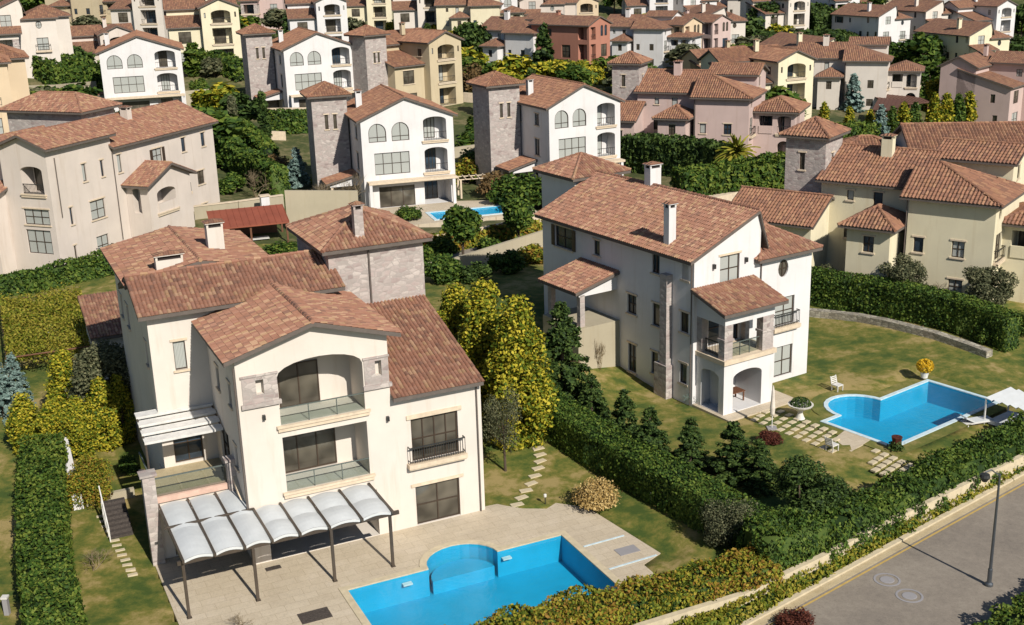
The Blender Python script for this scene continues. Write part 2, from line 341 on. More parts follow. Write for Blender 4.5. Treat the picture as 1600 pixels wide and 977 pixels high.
class House:
    def __init__(s,name,label,cat,loc,yaw,wall,lod=2,group=None,tile=None,mirror=False,trim='trim_cream'):
        s.root=thing(name,label,cat,loc,R(yaw),group); s.wall=wall; s.lod=lod; s.trim=trim
        if mirror: s.root.scale=(-1,1,1)
        s.tile=tile or ('tile_near' if lod==0 else 'tile_mid'); s.rn=random.Random(hash(label)%1000 if False else len(label)*7+int(loc[0]*10))
        s.yaw=R(yaw); s.walls={}
    def wm(s,mat=None):
        mat=mat or s.wall
        if mat not in s.walls: s.walls[mat]=MB()
        return s.walls[mat]
    def put(s,name,me,loc,inward,parent=None):
        o=link(name,me,s.root if parent is None else parent); o.location=loc
        # local +y -> inward
        o.rotation_euler=(0,0,math.atan2(inward[1],inward[0])-math.pi/2); return o
    def panel(s,mb,a,b,zb,prof,ops,inward):
        a=Vector((a[0],a[1],0)); b=Vector((b[0],b[1],0)); L=(b-a).length; d=(b-a)/L; I=Vector((inward[0],inward[1],0))
        pos=lambda q,dep=0: a+d*q[0]+I*dep+Vector((0,0,q[1]))
        holes=[outline(o[1],o[2],o[3],o[4],o[5].get('arch','')) for o in ops]
        flat,tr=tess([(0,zb),(L,zb)]+prof,holes)
        for t in tr: mb.face([pos(flat[i]) for i in t])
        for o,h in zip(ops,holes):
            kind,s0,s1,z0,z1,op=o; D=op.get('depth',{'w':.16,'g':.18,'j':.18,'l':2.1,'o':1.6}[kind]); n=len(h)
            for i in range(n): mb.face([pos(h[i]),pos(h[(i+1)%n]),pos(h[(i+1)%n],D),pos(h[i],D)])
            w,hh=s1-s0,z1-z0; arch=op.get('arch',''); c=(s0+s1)/2
            fr=op.get('frame','frame_dark')
            def window(c,z0,w,hh,arch,dep,nx,nz,gl,nm='window'):
                fm,pm=win_mesh(w,hh,arch,nx,nz,gl,fr)
                f=s.put(nm,fm,pos((c,z0),dep),I); q=link('pane',pm,f); return f
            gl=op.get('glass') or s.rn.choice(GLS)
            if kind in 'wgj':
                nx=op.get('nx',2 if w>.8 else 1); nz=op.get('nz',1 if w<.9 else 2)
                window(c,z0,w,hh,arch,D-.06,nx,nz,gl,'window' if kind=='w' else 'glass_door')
                # closing behind the glass
                mb.face([pos(q,D+.02) for q in h])
                if kind=='w' and s.lod<2 and arch!='oval' and op.get('sill',1):
                    for nm_,q_ in (('window_sill',((-w/2-.12,-.10,-.12),(w/2+.12,.02,0))),('lintel',((-w/2-.14,-.06,hh),(w/2+.14,.02,hh+.13)))):
                        if nm_=='lintel' and arch: continue
                        m=MB(); m.box(*q_); me=m.build(nm_,s.trim,s.root); me.location=pos((c,z0)); me.rotation_euler=(0,0,math.atan2(I.y,I.x)-math.pi/2)
                if op.get('shut'):
                    for sg in (-1,1):
                        m=MB(); m.box((-.2,-.07,0),(.2,-.02,hh)); 
                        for k in range(6): m.box((-.17,-.085,.1+k*(hh-.1)/6),(.17,-.07,.1+k*(hh-.1)/6+.1))
                        me=m.build('shutter','frame_dark',s.root); me.location=pos((c+sg*(w/2+.24),z0)); me.rotation_euler=(0,0,math.atan2(I.y,I.x)-math.pi/2)
                if kind=='j':
                    s.rail(pos((c,z0)),I,w+.5,'iron',.95,off=.3)
                    m=MB(); m.box((-w/2-.35,-.4,-.28),(w/2+.35,.0,-.04)); m.box((-w/2-.3,-.34,-.36),(w/2+.3,0,-.28))
                    me=m.build('balcony_slab',s.trim,s.root); me.location=pos((c,z0)); me.rotation_euler=(0,0,math.atan2(I.y,I.x)-math.pi/2)
            else:
                mb.face([pos(q,D) for q in h])
                dh=min(2.4,hh-.3) if kind=='l' else hh-.2
                if s.lod<3 and op.get('door',1):
                    ww=op.get('dw',w*.62); cc=c+op.get('dc',-w*.1)
                    window(cc,z0+.05,ww,dh,'',D-.07,op.get('nx',3 if w>2.5 else 2),1,gl,'glass_door')
                if kind=='l' and op.get('rail','iron'):
                    rl=op.get('rail','iron')
                    s.rail(pos((c,z0)),I,w,rl,.95,off=-.06 if rl!='wall' else -.02)
                if op.get('slab',1) and kind=='l':
                    m=MB(); m.box((-w/2-.18,-.14,-.30),(w/2+.18,.0,-.02)); m.box((-w/2-.24,-.2,-.1),(w/2+.24,0,0.03))
                    me=m.build('balcony_slab',s.trim,s.root); me.location=pos((c,z0)); me.rotation_euler=(0,0,math.atan2(I.y,I.x)-math.pi/2)
    def rail(s,p,I,w,kind,h,off=.3):
        m=MB(); y=-off
        if kind=='glass':
            m.box((-w/2+.02,y-.01,.05),(w/2-.02,y+.01,h-.05),1); m.box((-w/2,y-.03,h-.05),(w/2,y+.03,h),0)
            for k in range(1,3): m.box((-w/2+w*k/3-.02,y-.03,0),(-w/2+w*k/3+.02,y+.03,h-.02),0)
            mats=['frame_grey','glass_clear']
        elif kind=='wall':
            m.box((-w/2,y-.1,0),(w/2,y+.1,h),0); mats=[s.wall]
        else:
            m.box((-w/2,y-.03,h-.06),(w/2,y+.03,h),0); m.box((-w/2,y-.02,.1),(w/2,y+.02,.14),0)
            n=max(3,int(w/(.14 if s.lod==0 else .3)))
            for k in range(n+1):
                x=-w/2+w*k/n; m.box((x-.014,y-.014,.02),(x+.014,y+.014,h-.05),0)
            if off>.1:
                for sg in(-1,1): m.box((sg*w/2-.02,y,h-.06),(sg*w/2+.02,0,h)); m.box((sg*w/2-.02,y,.1),(sg*w/2+.02,0,.14))
            mats=['frame_metal']
        o=m.build('railing',mats,s.root); o.location=p; o.rotation_euler=(0,0,math.atan2(I.y,I.x)-math.pi/2)
    def block(s,u0,u1,v0,v1,zb,zt,roof=None,F=(),Rt=(),B=(),L=(),mat=None,sides='FRBL',og=.45):
        mb=s.wm(mat); zr_=None
        if zb==-2 or zb==-2.5: zb=-6
        if roof is None: zf=lambda u,v: zt
        else: zf=s.roofset(u0,u1,v0,v1,zt,roof,og)
        top=(lambda u,v: zt) if roof is None else (lambda u,v: zf(u,v)-TH_R)
        br=[]
        def prof(p,q):
            # from q back to p ; returns list of (s,z) from L to 0
            L_=math.dist(p,q); pts=[]; N=24
            last=None
            zs=[top(p[0]+(q[0]-p[0])*k/N,p[1]+(q[1]-p[1])*k/N) for k in range(N+1)]
            keep=[0]
            kmax=max(range(N+1),key=lambda k:zs[k])
            out=[(L_,zs[N])]
            mid=zs[kmax]
            if roof and roof[0] in('gv','gu') and mid>max(zs[0],zs[N])+.05:
                # exact ridge position
                rp=s._rp; t=(rp-p[0])/(q[0]-p[0]) if abs(q[0]-p[0])>1e-6 else (rp-p[1])/(q[1]-p[1])
                out.append((L_*t,s._zr-TH_R))
            out.append((0,zs[0])); return out
        conv={'F':((u0,v0),(u1,v0),(0,1),lambda x:x-u0),'R':((u1,v0),(u1,v1),(-1,0),lambda x:x-v0),
              'B':((u1,v1),(u0,v1),(0,-1),lambda x:u1-x),'L':((u0,v1),(u0,v0),(1,0),lambda x:v1-x)}
        for k,ops in zip('FRBL',(F,Rt,B,L)):
            if k not in sides: continue
            a,b,I,f=conv[k]; oo=[]
            for o in ops:
                o=tuple(o)+(({},) if len(o)<6 else ()); x0,x1=sorted((f(o[1]),f(o[2]))); oo.append((o[0],x0,x1,o[3],o[4],o[5]))
            s.panel(mb,a,b,zb,prof(a,b),oo,I)
        if roof is None: mb.face([(u0,v0,zt),(u1,v0,zt),(u1,v1,zt),(u0,v1,zt)])
    def roofset(s,u0,u1,v0,v1,zt,roof,og):
        k=roof[0]; zr=roof[1]; oh=roof[2] if len(roof)>2 else .6
        if k=='gv':
            ru=roof[3] if len(roof)>3 else (u0+u1)/2; U0,U1,V0,V1=u0-oh,u1+oh,v0-og,v1+(roof[4] if len(roof)>4 else og); s._rp=ru; s._zr=zr
            s.rface([(U0,V1,zt),(U0,V0,zt),(ru,V0,zr),(ru,V1,zr)]); s.rface([(U1,V0,zt),(U1,V1,zt),(ru,V1,zr),(ru,V0,zr)])
            s.ridge((ru,V0,zr),(ru,V1,zr))
            return lambda u,v: zt+(zr-zt)*min((u-U0)/(ru-U0),(U1-u)/(U1-ru))
        if k=='gu':
            rv=roof[3] if len(roof)>3 else (v0+v1)/2; U0,U1,V0,V1=u0-og,u1+og,v0-oh,v1+oh; s._rp=rv; s._zr=zr
            s.rface([(U0,V0,zt),(U1,V0,zt),(U1,rv,zr),(U0,rv,zr)]); s.rface([(U1,V1,zt),(U0,V1,zt),(U0,rv,zr),(U1,rv,zr)])
            s.ridge((U0,rv,zr),(U1,rv,zr))
            return lambda u,v: zt+(zr-zt)*min((v-V0)/(rv-V0),(V1-v)/(V1-rv))
        if k=='hip':
            U0,U1,V0,V1=u0-oh,u1+oh,v0-oh,v1+oh; a=(U1-U0)/2; b=(V1-V0)/2; h=min(a,b); sl=(zr-zt)/h; cu,cv=(U0+U1)/2,(V0+V1)/2
            if a>=b: A=(cu-(a-b),cv,zr); Bp=(cu+(a-b),cv,zr)
            else: A=(cu,cv-(b-a),zr); Bp=(cu,cv+(b-a),zr)
            c=[(U0,V0,zt),(U1,V0,zt),(U1,V1,zt),(U0,V1,zt)]
            if a>=b:
                fs=[[c[0],c[1],Bp,A],[c[1],c[2],Bp],[c[2],c[3],A,Bp],[c[3],c[0],A]]
                hs=[(c[0],A),(c[3],A),(c[1],Bp),(c[2],Bp)]
            else:
                fs=[[c[0],c[1],A],[c[1],c[2],Bp,A],[c[2],c[3],Bp],[c[3],c[0],A,Bp]]
                hs=[(c[0],A),(c[1],A),(c[2],Bp),(c[3],Bp)]
            for f in fs:
                g=[]; [g.append(p) for p in f if not g or math.dist(p,g[-1])>1e-3]
                s.rface(g)
            for q in hs: s.ridge(*q)
            if math.dist(A,Bp)>.1: s.ridge(A,Bp)
            return lambda u,v: zt+sl*min(u-U0,U1-u,v-V0,V1-v)
        if k in('sf','sl','sr'):   # shed rising from front / left / right
            U0,U1,V0,V1=u0-og,u1+og,v0-oh,v1
            if k=='sf':
                s.rface([(U0,V0,zt),(U1,V0,zt),(U1,V1,zr),(U0,V1,zr)]); return lambda u,v: zt+(zr-zt)*(v-V0)/(V1-V0)
            if k=='sl':
                U0=u0-oh; U1=u1; V0,V1=v0-og,v1+og
                s.rface([(U0,V1,zt),(U0,V0,zt),(U1,V0,zr),(U1,V1,zr)]); return lambda u,v: zt+(zr-zt)*(u-U0)/(U1-U0)
            U1=u1+oh; U0=u0; V0,V1=v0-og,v1+og
            s.rface([(U1,V0,zt),(U1,V1,zt),(U0,V1,zr),(U0,V0,zr)]); return lambda u,v: zt+(zr-zt)*(U1-u)/(U1-U0)
    def rmb(s):
        if not hasattr(s,'_roof'): s._roof=MB()
        return s._roof
    def rface(s,pts,tiles=True):
        mb=s.rmb(); P=[Vector(p) for p in pts]; n=len(P)
        e=(P[1]-P[0]).normalized(); nn=(P[1]-P[0]).cross(P[-1]-P[0]).normalized()
        if nn.z<0: nn=-nn
        up=nn.cross(e).normalized()
        if up.z<0: up=-up
        ox,oy=s.rn.uniform(0,50),s.rn.uniform(0,50)
        q=[((p-P[0]).dot(e),(p-P[0]).dot(up)) for p in P]
        mb.face(P,0,[(a+ox,b+oy) for a,b in q])
        dz=Vector((0,0,TH_R)); Bt=[p-dz for p in P]; mb.face(Bt[::-1],1)
        for i in range(n): j=(i+1)%n; mb.face([P[i],P[j],Bt[j],Bt[i]],1)
        # fascia / gutter along the eave
        if s.lod<=1 and tiles:
            tw,tl=(.22,.34) if s.lod==0 else (.30,.48); seg=4 if s.lod==0 else 2
            xs=[a for a,b in q]; ys=[b for a,b in q]
            i0=int(math.floor(min(xs)/tw)); i1=int(math.ceil(max(xs)/tw)); j1=int(math.ceil(max(ys)/tl)); r=.075
            rn=s.rn
            for j in range(j1):
                for i in range(i0,i1):
                    cx,cy=(i+.5)*tw,(j+.5)*tl
                    if not inpoly(cx,cy,q): continue
                    jx=rn.uniform(-.012,.012); jz=rn.uniform(0,.018); x0=i*tw+jx; y0=j*tl-.04; y1=min(y0+tl+.03,max(ys))
                    A=[];Bq=[]
                    for k in range(seg+1):
                        t=k/seg; z=r*math.sin(math.pi*t); x=x0+tw*(.06+.88*t)
                        A.append(P[0]+e*x+up*y0+nn*(z+.035+jz)); Bq.append(P[0]+e*x+up*y1+nn*(z+.005+jz))
                    uv=(cx+ox,cy+oy)
                    for k in range(seg): mb.face([A[k],A[k+1],Bq[k+1],Bq[k]],0,[uv]*4)
                    if s.lod==0: mb.face(A[::-1],0,[uv]*len(A))
    def ridge(s,a,b):
        if s.lod>1: return
        mb=s.rmb(); a=Vector(a); b=Vector(b); L=(b-a).length; n=max(1,int(L/.42)); d=(b-a)/n
        i0=len(mb.v)
        for k in range(n):
            u0=len(mb.uv); mb.tube(a+d*k+Vector((0,0,.05)),a+d*(k+1.06)+Vector((0,0,.03)),.13,.11,6,0,True)
            uv=(s.rn.uniform(0,99),s.rn.uniform(0,99)); mb.uv[u0:]=[uv]*(len(mb.uv)-u0)
    def chimney(s,u,v,z0,z1,w=.7,d=.7,mat=None):
        m=MB(); m.box((-w/2,-d/2,0),(w/2,d/2,z1-z0-.45),0)
        h=z1-z0-.45
        for a in(-1,1):
            for b in(-1,1): m.box((a*(w/2-.05)-.06,b*(d/2-.05)-.06,h),(a*(w/2-.05)+.06,b*(d/2-.05)+.06,h+.25),0)
        m.box((-w/2+.1,-d/2+.1,h),(w/2-.1,d/2-.1,h+.2),2)
        m.box((-w/2-.1,-d/2-.1,h+.25),(w/2+.1,d/2+.1,h+.32),0)
        c=[(-w/2-.14,-d/2-.14,h+.32),(w/2+.14,-d/2-.14,h+.32),(w/2+.14,d/2+.14,h+.32),(-w/2-.14,d/2+.14,h+.32)]
        for i in range(4):
            a,b=c[i],c[(i+1)%4]; L_=math.dist(a,b); m.face([a,b,(0,0,h+.5)],1,[(0,0),(L_,0),(L_/2,.4)])
        o=m.build('chimney',[mat or s.wall,'tile_mid','dark'],s.root); o.location=(u,v,z0)
    def pipe(s,u,v,z0,z1,w=.09,mat='eave'):
        m=MB(); m.tube((0,0,0),(0,0,z1-z0),w/2,n=6); o=m.build('downpipe',mat,s.root); o.location=(u,v,z0)
    def boxes(s,name,bs,mats):
        for q in bs: m=MB(); m.box(*q); m.build(name,mats,s.root)
    def part(s,name,mb,mats,label=None):
        o=mb.build(name,mats,s.root)
        if label: o['label']=label
        return o
    def done(s):
        for k,mb in s.walls.items():
            o=mb.build('wall',k,s.root)
        if hasattr(s,'_roof'): s._roof.build('roof',[s.tile,'eave'],s.root)
        return s.root
W=lambda a,b,c,d,**k:('w',a,b,c,d,k)
Lg=lambda a,b,c,d,**k:('l',a,b,c,d,k)
G_=lambda a,b,c,d,**k:('g',a,b,c,d,k)
J=lambda a,b,c,d,**k:('j',a,b,c,d,k)
O_=lambda a,b,c,d,**k:('o',a,b,c,d,k)
# ---------------------------------------------------------------- terrain
TP=[]       # control points (x,y,z)
def tp(x,y,z,r=0,yaw=0):
    TP.append((x,y,z))
    if r:
        for a in (45,135,225,315): TP.append((x+r*math.cos(R(a+yaw)),y+r*math.sin(R(a+yaw)),z))
class Frame:
    def __init__(s,o,yaw): s.o=Vector(o); s.y=R(yaw); s.u=Vector((math.cos(s.y),math.sin(s.y),0)); s.v=Vector((-math.sin(s.y),math.cos(s.y),0))
    def w(s,u,v,z=0): return s.o+s.u*u+s.v*v+Vector((0,0,z))
    def xy(s,u,v): p=s.w(u,v); return (p.x,p.y)
FM=Frame((-1.87,61.81,0),24.9); F2=Frame((20.79,80.17,.8),32); F3=Frame((-42.08,109.3,4.2),-22); F4=Frame((37.73,90.92,3.6),-36.5)
# ---------------------------------------------------------------- terrain control points
# M garden, H2 lawn, road, other pads (all in metres)
for u,v,z in ((-45,-12,-.2),(-30,-12,0),(-24,-12,0),(-22,-2,0),(-18,-8,0),(-8,-14,0),(4,-12,0),(-22,8,.3),(-20,18,.8),(-12,22,1.2),(2,16,.9),(4,6,.3),(8,0,.1),(5,-6,0),(-30,8,0),(-34,20,.6),(-40,2,-.2),(-10,8,0)): 
    p=FM.w(u,v); tp(p.x,p.y,z)
for x,y in ((1290,662),(1600,640),(1330,560),(1270,500),(1600,575),(1240,720),(1060,700),(1000,620),(1450,740),(1150,740)): p=PX(x,y,.8); tp(p.x,p.y,.8)
for s_ in range(-14,60,6):
    for o_,z_ in ((-3.3,.55),(-2.2,-.15),(-1.0,-.42),(.5,-.42),(4,-.45),(8,-.42),(9.5,-.35)):
        a_=PX(1200,965,-.25); b_=PX(1600,746,-.25); d_=(b_-a_).normalized(); n_=Vector((d_.y,-d_.x,0)); q_=a_+d_*s_+n_*o_; tp(q_.x,q_.y,z_)
p=F2.w(-5,6); tp(p.x,p.y,.8,8)
p=F2.w(-15,10); tp(p.x,p.y,2.6); p=F2.w(-16,16); tp(p.x,p.y,3.0); p=F2.w(-8,21); tp(p.x,p.y,2.6); p=F2.w(2,20); tp(p.x,p.y,2.2)
p=F3.w(-4,6); tp(p.x,p.y,2.0,9); p=F3.w(-2,22); tp(p.x,p.y,3.6,5); p=F3.w(2,-4); tp(p.x,p.y,1.6)
p=F4.w(-6,4); tp(p.x,p.y,1.8,8); p=F4.w(-18,3); tp(p.x,p.y,2.4,3)
for p in (PX(840,400,1.6),PX(700,400,1.5),PX(760,370,1.5)): tp(*p)
HP={'B':((-16.3,134.9,1.6),17),'C':((5.0,140.2,1.7),26.3),'N':((-33.8,188.5,5.2),22),'S':((-62.4,189.5,5.5),16)}
for k,(o,y) in HP.items():
    f=Frame(o,y)
    for q in ((0,0),(11,0),(11,12),(0,12),(5,-6)): p=f.w(*q); tp(p.x,p.y,o[2])
FAR=[]
def base(px,py,Y):
    p=PD(px,py,Y); tp(p.x,p.y,p.z); tp(p.x-6,p.y+8,p.z+.2); return p
# far villas: style, eave corner pixel, distance Y, yaw, wall, opts, label.  Anchor = A:(w,0,10.1) B:(0,0,10.2) C:(0,0,9.2) D:(0,0,6.5)
FARV=[
 ('B',212,52,236,22,'stucco_pink',{'tower':0},'pale pink villa between the cream corner villa and the tall white villa'),
 ('C',330,-6,300,20,'stucco_white',{'tower':0},'white villa at the top edge behind the two-gabled cream villa'),
 ('B',720,62,198,42,'stucco_tan',{'tower':2},'tan villa with three stacked loggias under a gable and a tall grey tower, top centre'),
 ('D',1171,153.5,149,-24,'stucco_rose',{},'pink villa with a hipped wing and a slim tower, behind the tall dark hedge'),
 ('C',86,27,203,22,'stucco_cream',{'tower':0},'cream villa with a round window and a tiled porch in the top left corner'),
 ('C',10,97,150,24,'stucco_ochre',{'porch':0,'tower':0,'entry':0},'orange-yellow villa wall with a tiled eave at the left edge'),
 ('B',372,10,222,16,'stucco_yellow',{'tower':0},'cream villa with two gables and stacked balconies, left of the grey tower at the top'),
 ('B',541,2,270,12,'stucco_white',{'tower':0},'white villa with two tall gabled bays at the top, above the grey-towered white villa'),
 ('B',694,-8,300,5,'stucco_cream',{'tower':0},'cream and pink villa at the top edge, above the tan villa'),
 ('D',780,8,290,-4,'stucco_yellow',{'tower':0,'full':0},'pale yellow villa with long low roofs at the top edge, right of centre'),
 ('D',833,52,235,-38,'stucco_white',{'tower':0,'full':0},'white villa with a hipped wing beside the dark conifer, left of the red villa'),
 ('A',828,-6,320,15,'stucco_white',{'tower':0,'entry':0},'small white gabled villa at the top edge, above the white hipped villa'),
 ('E',953,36,232,48,'stucco_red',{'tower':0},'terracotta red villa with a long tiled roof'),
 ('D',1036,45,262,-30,'stucco_white',{'tower':0,'full':0},'white hip-roofed villa right of the terracotta red villa'),
 ('E',1097,36,268,44,'stucco_ochre',{'tower':0},'yellow villa in the row right of the red villa'),
 ('E',1142,32,274,42,'stucco_rose',{'tower':0},'pinkish villa in the row, right of the yellow one'),
 ('C',1165,32,292,8,'stucco_cream',{'tower':0,'porch':0},'cream villa with two open loggias at the right end of the row'),
 ('B',1272,92,192,22,'stucco_yellow',{'tower':0},'cream villa with a gabled loggia bay, right of the pink villa'),
 ('D',1388,95,204,-20,'stucco_cream',{'tower':0,'full':0},'whitish hip-roofed villa behind the row of green and yellow conifers'),
 ('C',1340,86,222,20,'stucco_yellow',{'tower':0},'cream villa with a stepped roof, between the loggia villa and the hip-roofed one'),
 ('B',1212,88,235,25,'stucco_tan',{'tower':0},'tan villa with low orange roofs behind the pink villa'),
 ('B',1266,-2,320,22,'stucco_cream',{'tower':0},'small cream villa with a gabled loggia at the top edge, above the dark hedges'),
 ('C',1344,-14,338,24,'stucco_white',{'tower':0},'small white villa with arched porch at the top edge, right of the cream loggia villa'),
 ('C',1423,28,315,26,'stucco_white',{'tower':0,'porch':0},'white villa with a small gabled bay among the upper right slope'),
 ('C',1496,20,322,24,'stucco_cream',{'tower':0},'pinkish cream villa with an arched porch on the upper right slope'),
 ('B',1588,8,318,26,'stucco_white',{'tower':0},'bright white tall villa with stacked loggias in the upper right corner'),
 ('C',1578,58,262,20,'stucco_yellow',{'tower':0},'cream villa with a round window and porch roof near the right edge'),
 ('B',1640,94,205,48,'stucco_rose',{'tower':0},'shaded villa with a broad tiled roof at the right edge'),
 ('C',1120,0,352,20,'stucco_white',{'tower':0},'white villa with a large tiled roof at the top edge, above the yellow villa'),
 ('B',1052,-12,345,3,'stucco_white',{'tower':0},'white gable at the top edge, just left of the large tiled roof'),
 ('D',1175,-4,350,-20,'stucco_cream',{'tower':0,'full':0},'cream villa at the top edge beside the dark trees'),
 ('B',935,2,330,6,'stucco_ochre',{'tower':0},'pale orange villa at the top edge, above the red villa'),
 ('C',880,6,300,-6,'stucco_pink',{'tower':0},'pale pink villa at the top edge, left of the pale orange villa'),
 ('B',1410,-16,350,6,'stucco_yellow',{'tower':0},'pale yellow villa at the top edge above the upper right slope'),
 ('D',1500,-8,362,-25,'stucco_white',{'tower':0,'full':0},'white villa with dark slate-like roof at the top edge of the right slope'),
 ('B',250,-12,265,-8,'stucco_cream',{'tower':0},'cream villa wall at the top edge, left of the two-gabled villa'),
 ('D',150,-10,285,-14,'stucco_tan',{'tower':0,'full':0},'long cream villa at the top edge, above the cream corner villa'),
 ('C',440,-14,320,0,'stucco_rose',{'tower':0},'rose villa at the top edge behind the white twin-gabled villa'),
 ('B',610,-12,335,4,'stucco_yellow',{'tower':0},'pale villa at the top edge, left of the cream and pink villa'),
]
ANC={'E':(0,0,8.6),'A':(10.3,0,10.1),'B':(0,0,10.2),'C':(0,0,9.2),'D':(0,0,6.5)}
FL=[]
for st,px,py,Y,yaw,wl,op,lab in FARV:
    a=ANC[st]; p=PD(px,py,Y); fr=Frame((0,0,0),yaw); o=p-fr.u*a[0]; o.z=p.z-a[2]
    FL.append((st,o,yaw,wl,op,lab,Y)); f=Frame(o,yaw)
    zz=o.z-(1.6 if st=='D' else 0)
    tp(*(f.w(-5 if st!='A' else 5,-1)[:2]),zz); tp(*(f.w(-5 if st!='A' else 5,11)[:2]),zz+.6)
    if Y<250: tp(*(f.w(-11 if st!='A' else 11,4)[:2]),zz)
# brown-roofed villa behind the pale yellow villa
F5=Frame((36.5,106.5,1.9),-6); p=F5.w(9,6); tp(p.x,p.y,2.0,8)
# ---------------------------------------------------------------- terrain mesh
_P=np.array(TP,float); 
def _fit(P):
    X=P[:,:2]/100.; n=len(P)
    d=np.linalg.norm(X[:,None]-X[None],axis=2); K=np.where(d>0,d*d*np.log(d+1e-12),0)+np.eye(n)*2e-3
    A=np.zeros((n+3,n+3)); A[:n,:n]=K; A[:n,n]=1; A[:n,n+1:]=X; A[n,:n]=1; A[n+1:,:n]=X.T
    return X,np.linalg.solve(A,np.r_[P[:,2],0,0,0])
_X,_W=_fit(_P)
M_DECK=[PX(x,y,0).to_2d()[:] for x,y in ((256,880),(283,977),(290,1010),(700,1030),(1020,885),(940,802),(880,800),(855,803),(820,798),(770,795),(756,798))]
M_DECK=[(p[0],p[1]) for p in M_DECK]
DECKU=[(-17.9,3.0),(-17.85,-7.6),(-13.5,-7.9),(-13.5,-13),(3.9,-13)]
def terr(x,y):
    x=np.asarray(x,float); y=np.asarray(y,float); sh=x.shape; q=np.stack([x.ravel(),y.ravel()],1)/100.
    out=np.zeros(len(q))
    for i in range(0,len(q),20000):
        s_=q[i:i+20000]; d=np.linalg.norm(s_[:,None]-_X[None],axis=2); n=len(_X)
        out[i:i+20000]=(np.where(d>0,d*d*np.log(d+1e-12),0))@_W[:n]+_W[n]+s_@_W[n+1:]
    y_=q[:,1]*100; 
    # beyond the last row of villas the hill levels into far slopes
    far=np.clip((y_-345)/60,0,1); out=out*(1-far)+far*np.clip(18+.05*(y_-345),0,70)
    out=np.clip(out,-14,75)
    return out.reshape(sh)
def near_flat(x,y,z):
    "flat pads near the camera: M garden at 0, H2 lawn at .8, road"
    return z
def tz(x,y): return float(terr(np.array([x]),np.array([y]))[0])
def GR(px,py,zadd=0):
    "point where the viewing ray meets the ground"
    d=ray(px,py).normalized(); t=30.
    prev=t
    while t<900:
        p=Vector((0,0,HC))+d*t
        if p.z<tz(p.x,p.y)+zadd: break
        prev=t; t+=1.5
    lo,hi=prev,t
    for _ in range(14):
        m=(lo+hi)/2; p=Vector((0,0,HC))+d*m
        if p.z<tz(p.x,p.y)+zadd: hi=m
        else: lo=m
    p=Vector((0,0,HC))+d*hi; p.z=tz(p.x,p.y); return p
POOLS=[]   # (polygon xy, depth cut) : the ground is cut away under these
def smooth_cut(X,Y,Z,poly,zc,grow=.6):
    P=np.array(poly); 
    # signed distance outside polygon (approx) -> cut where inside
    ins=np.zeros(X.shape,bool); n=len(P)
    for i in range(n):
        x0,y0=P[i]; x1,y1=P[(i+1)%n]; c=((y0>Y)!=(y1>Y))&(X<(x1-x0)*(Y-y0)/((y1-y0) if abs(y1-y0)>1e-9 else 1e-9)+x0); ins^=c
    Z[ins]=np.minimum(Z[ins],zc); return Z
def grid(name,xs,ys,mat,cuts=(),hole=None,dz=0):
    X,Y=np.meshgrid(xs,ys); Z=terr(X,Y)+dz
    for poly,zc in cuts: smooth_cut(X,Y,Z,poly,zc)
    nx,ny=len(xs),len(ys); V=np.stack([X,Y,Z],2).reshape(-1,3)
    idx=np.arange(nx*ny).reshape(ny,nx); q=np.stack([idx[:-1,:-1],idx[:-1,1:],idx[1:,1:],idx[1:,:-1]],2).reshape(-1,4)
    if hole is not None:
        c=V[q].mean(1); q=q[~hole(c[:,0],c[:,1])]
    me=bpy.data.meshes.new(name); me.vertices.add(len(V)); me.vertices.foreach_set('co',V.ravel()); me.loops.add(q.size); me.loops.foreach_set('vertex_index',q.ravel().astype('i4'))
    me.polygons.add(len(q)); me.polygons.foreach_set('loop_start',np.arange(0,q.size,4,dtype='i4')); me.polygons.foreach_set('loop_total',np.full(len(q),4,dtype='i4')); me.polygons.foreach_set('use_smooth',np.ones(len(q),bool))
    me.update(calc_edges=True); me.materials.append(MATS[mat]); return tag(link(name,me),kind='structure')
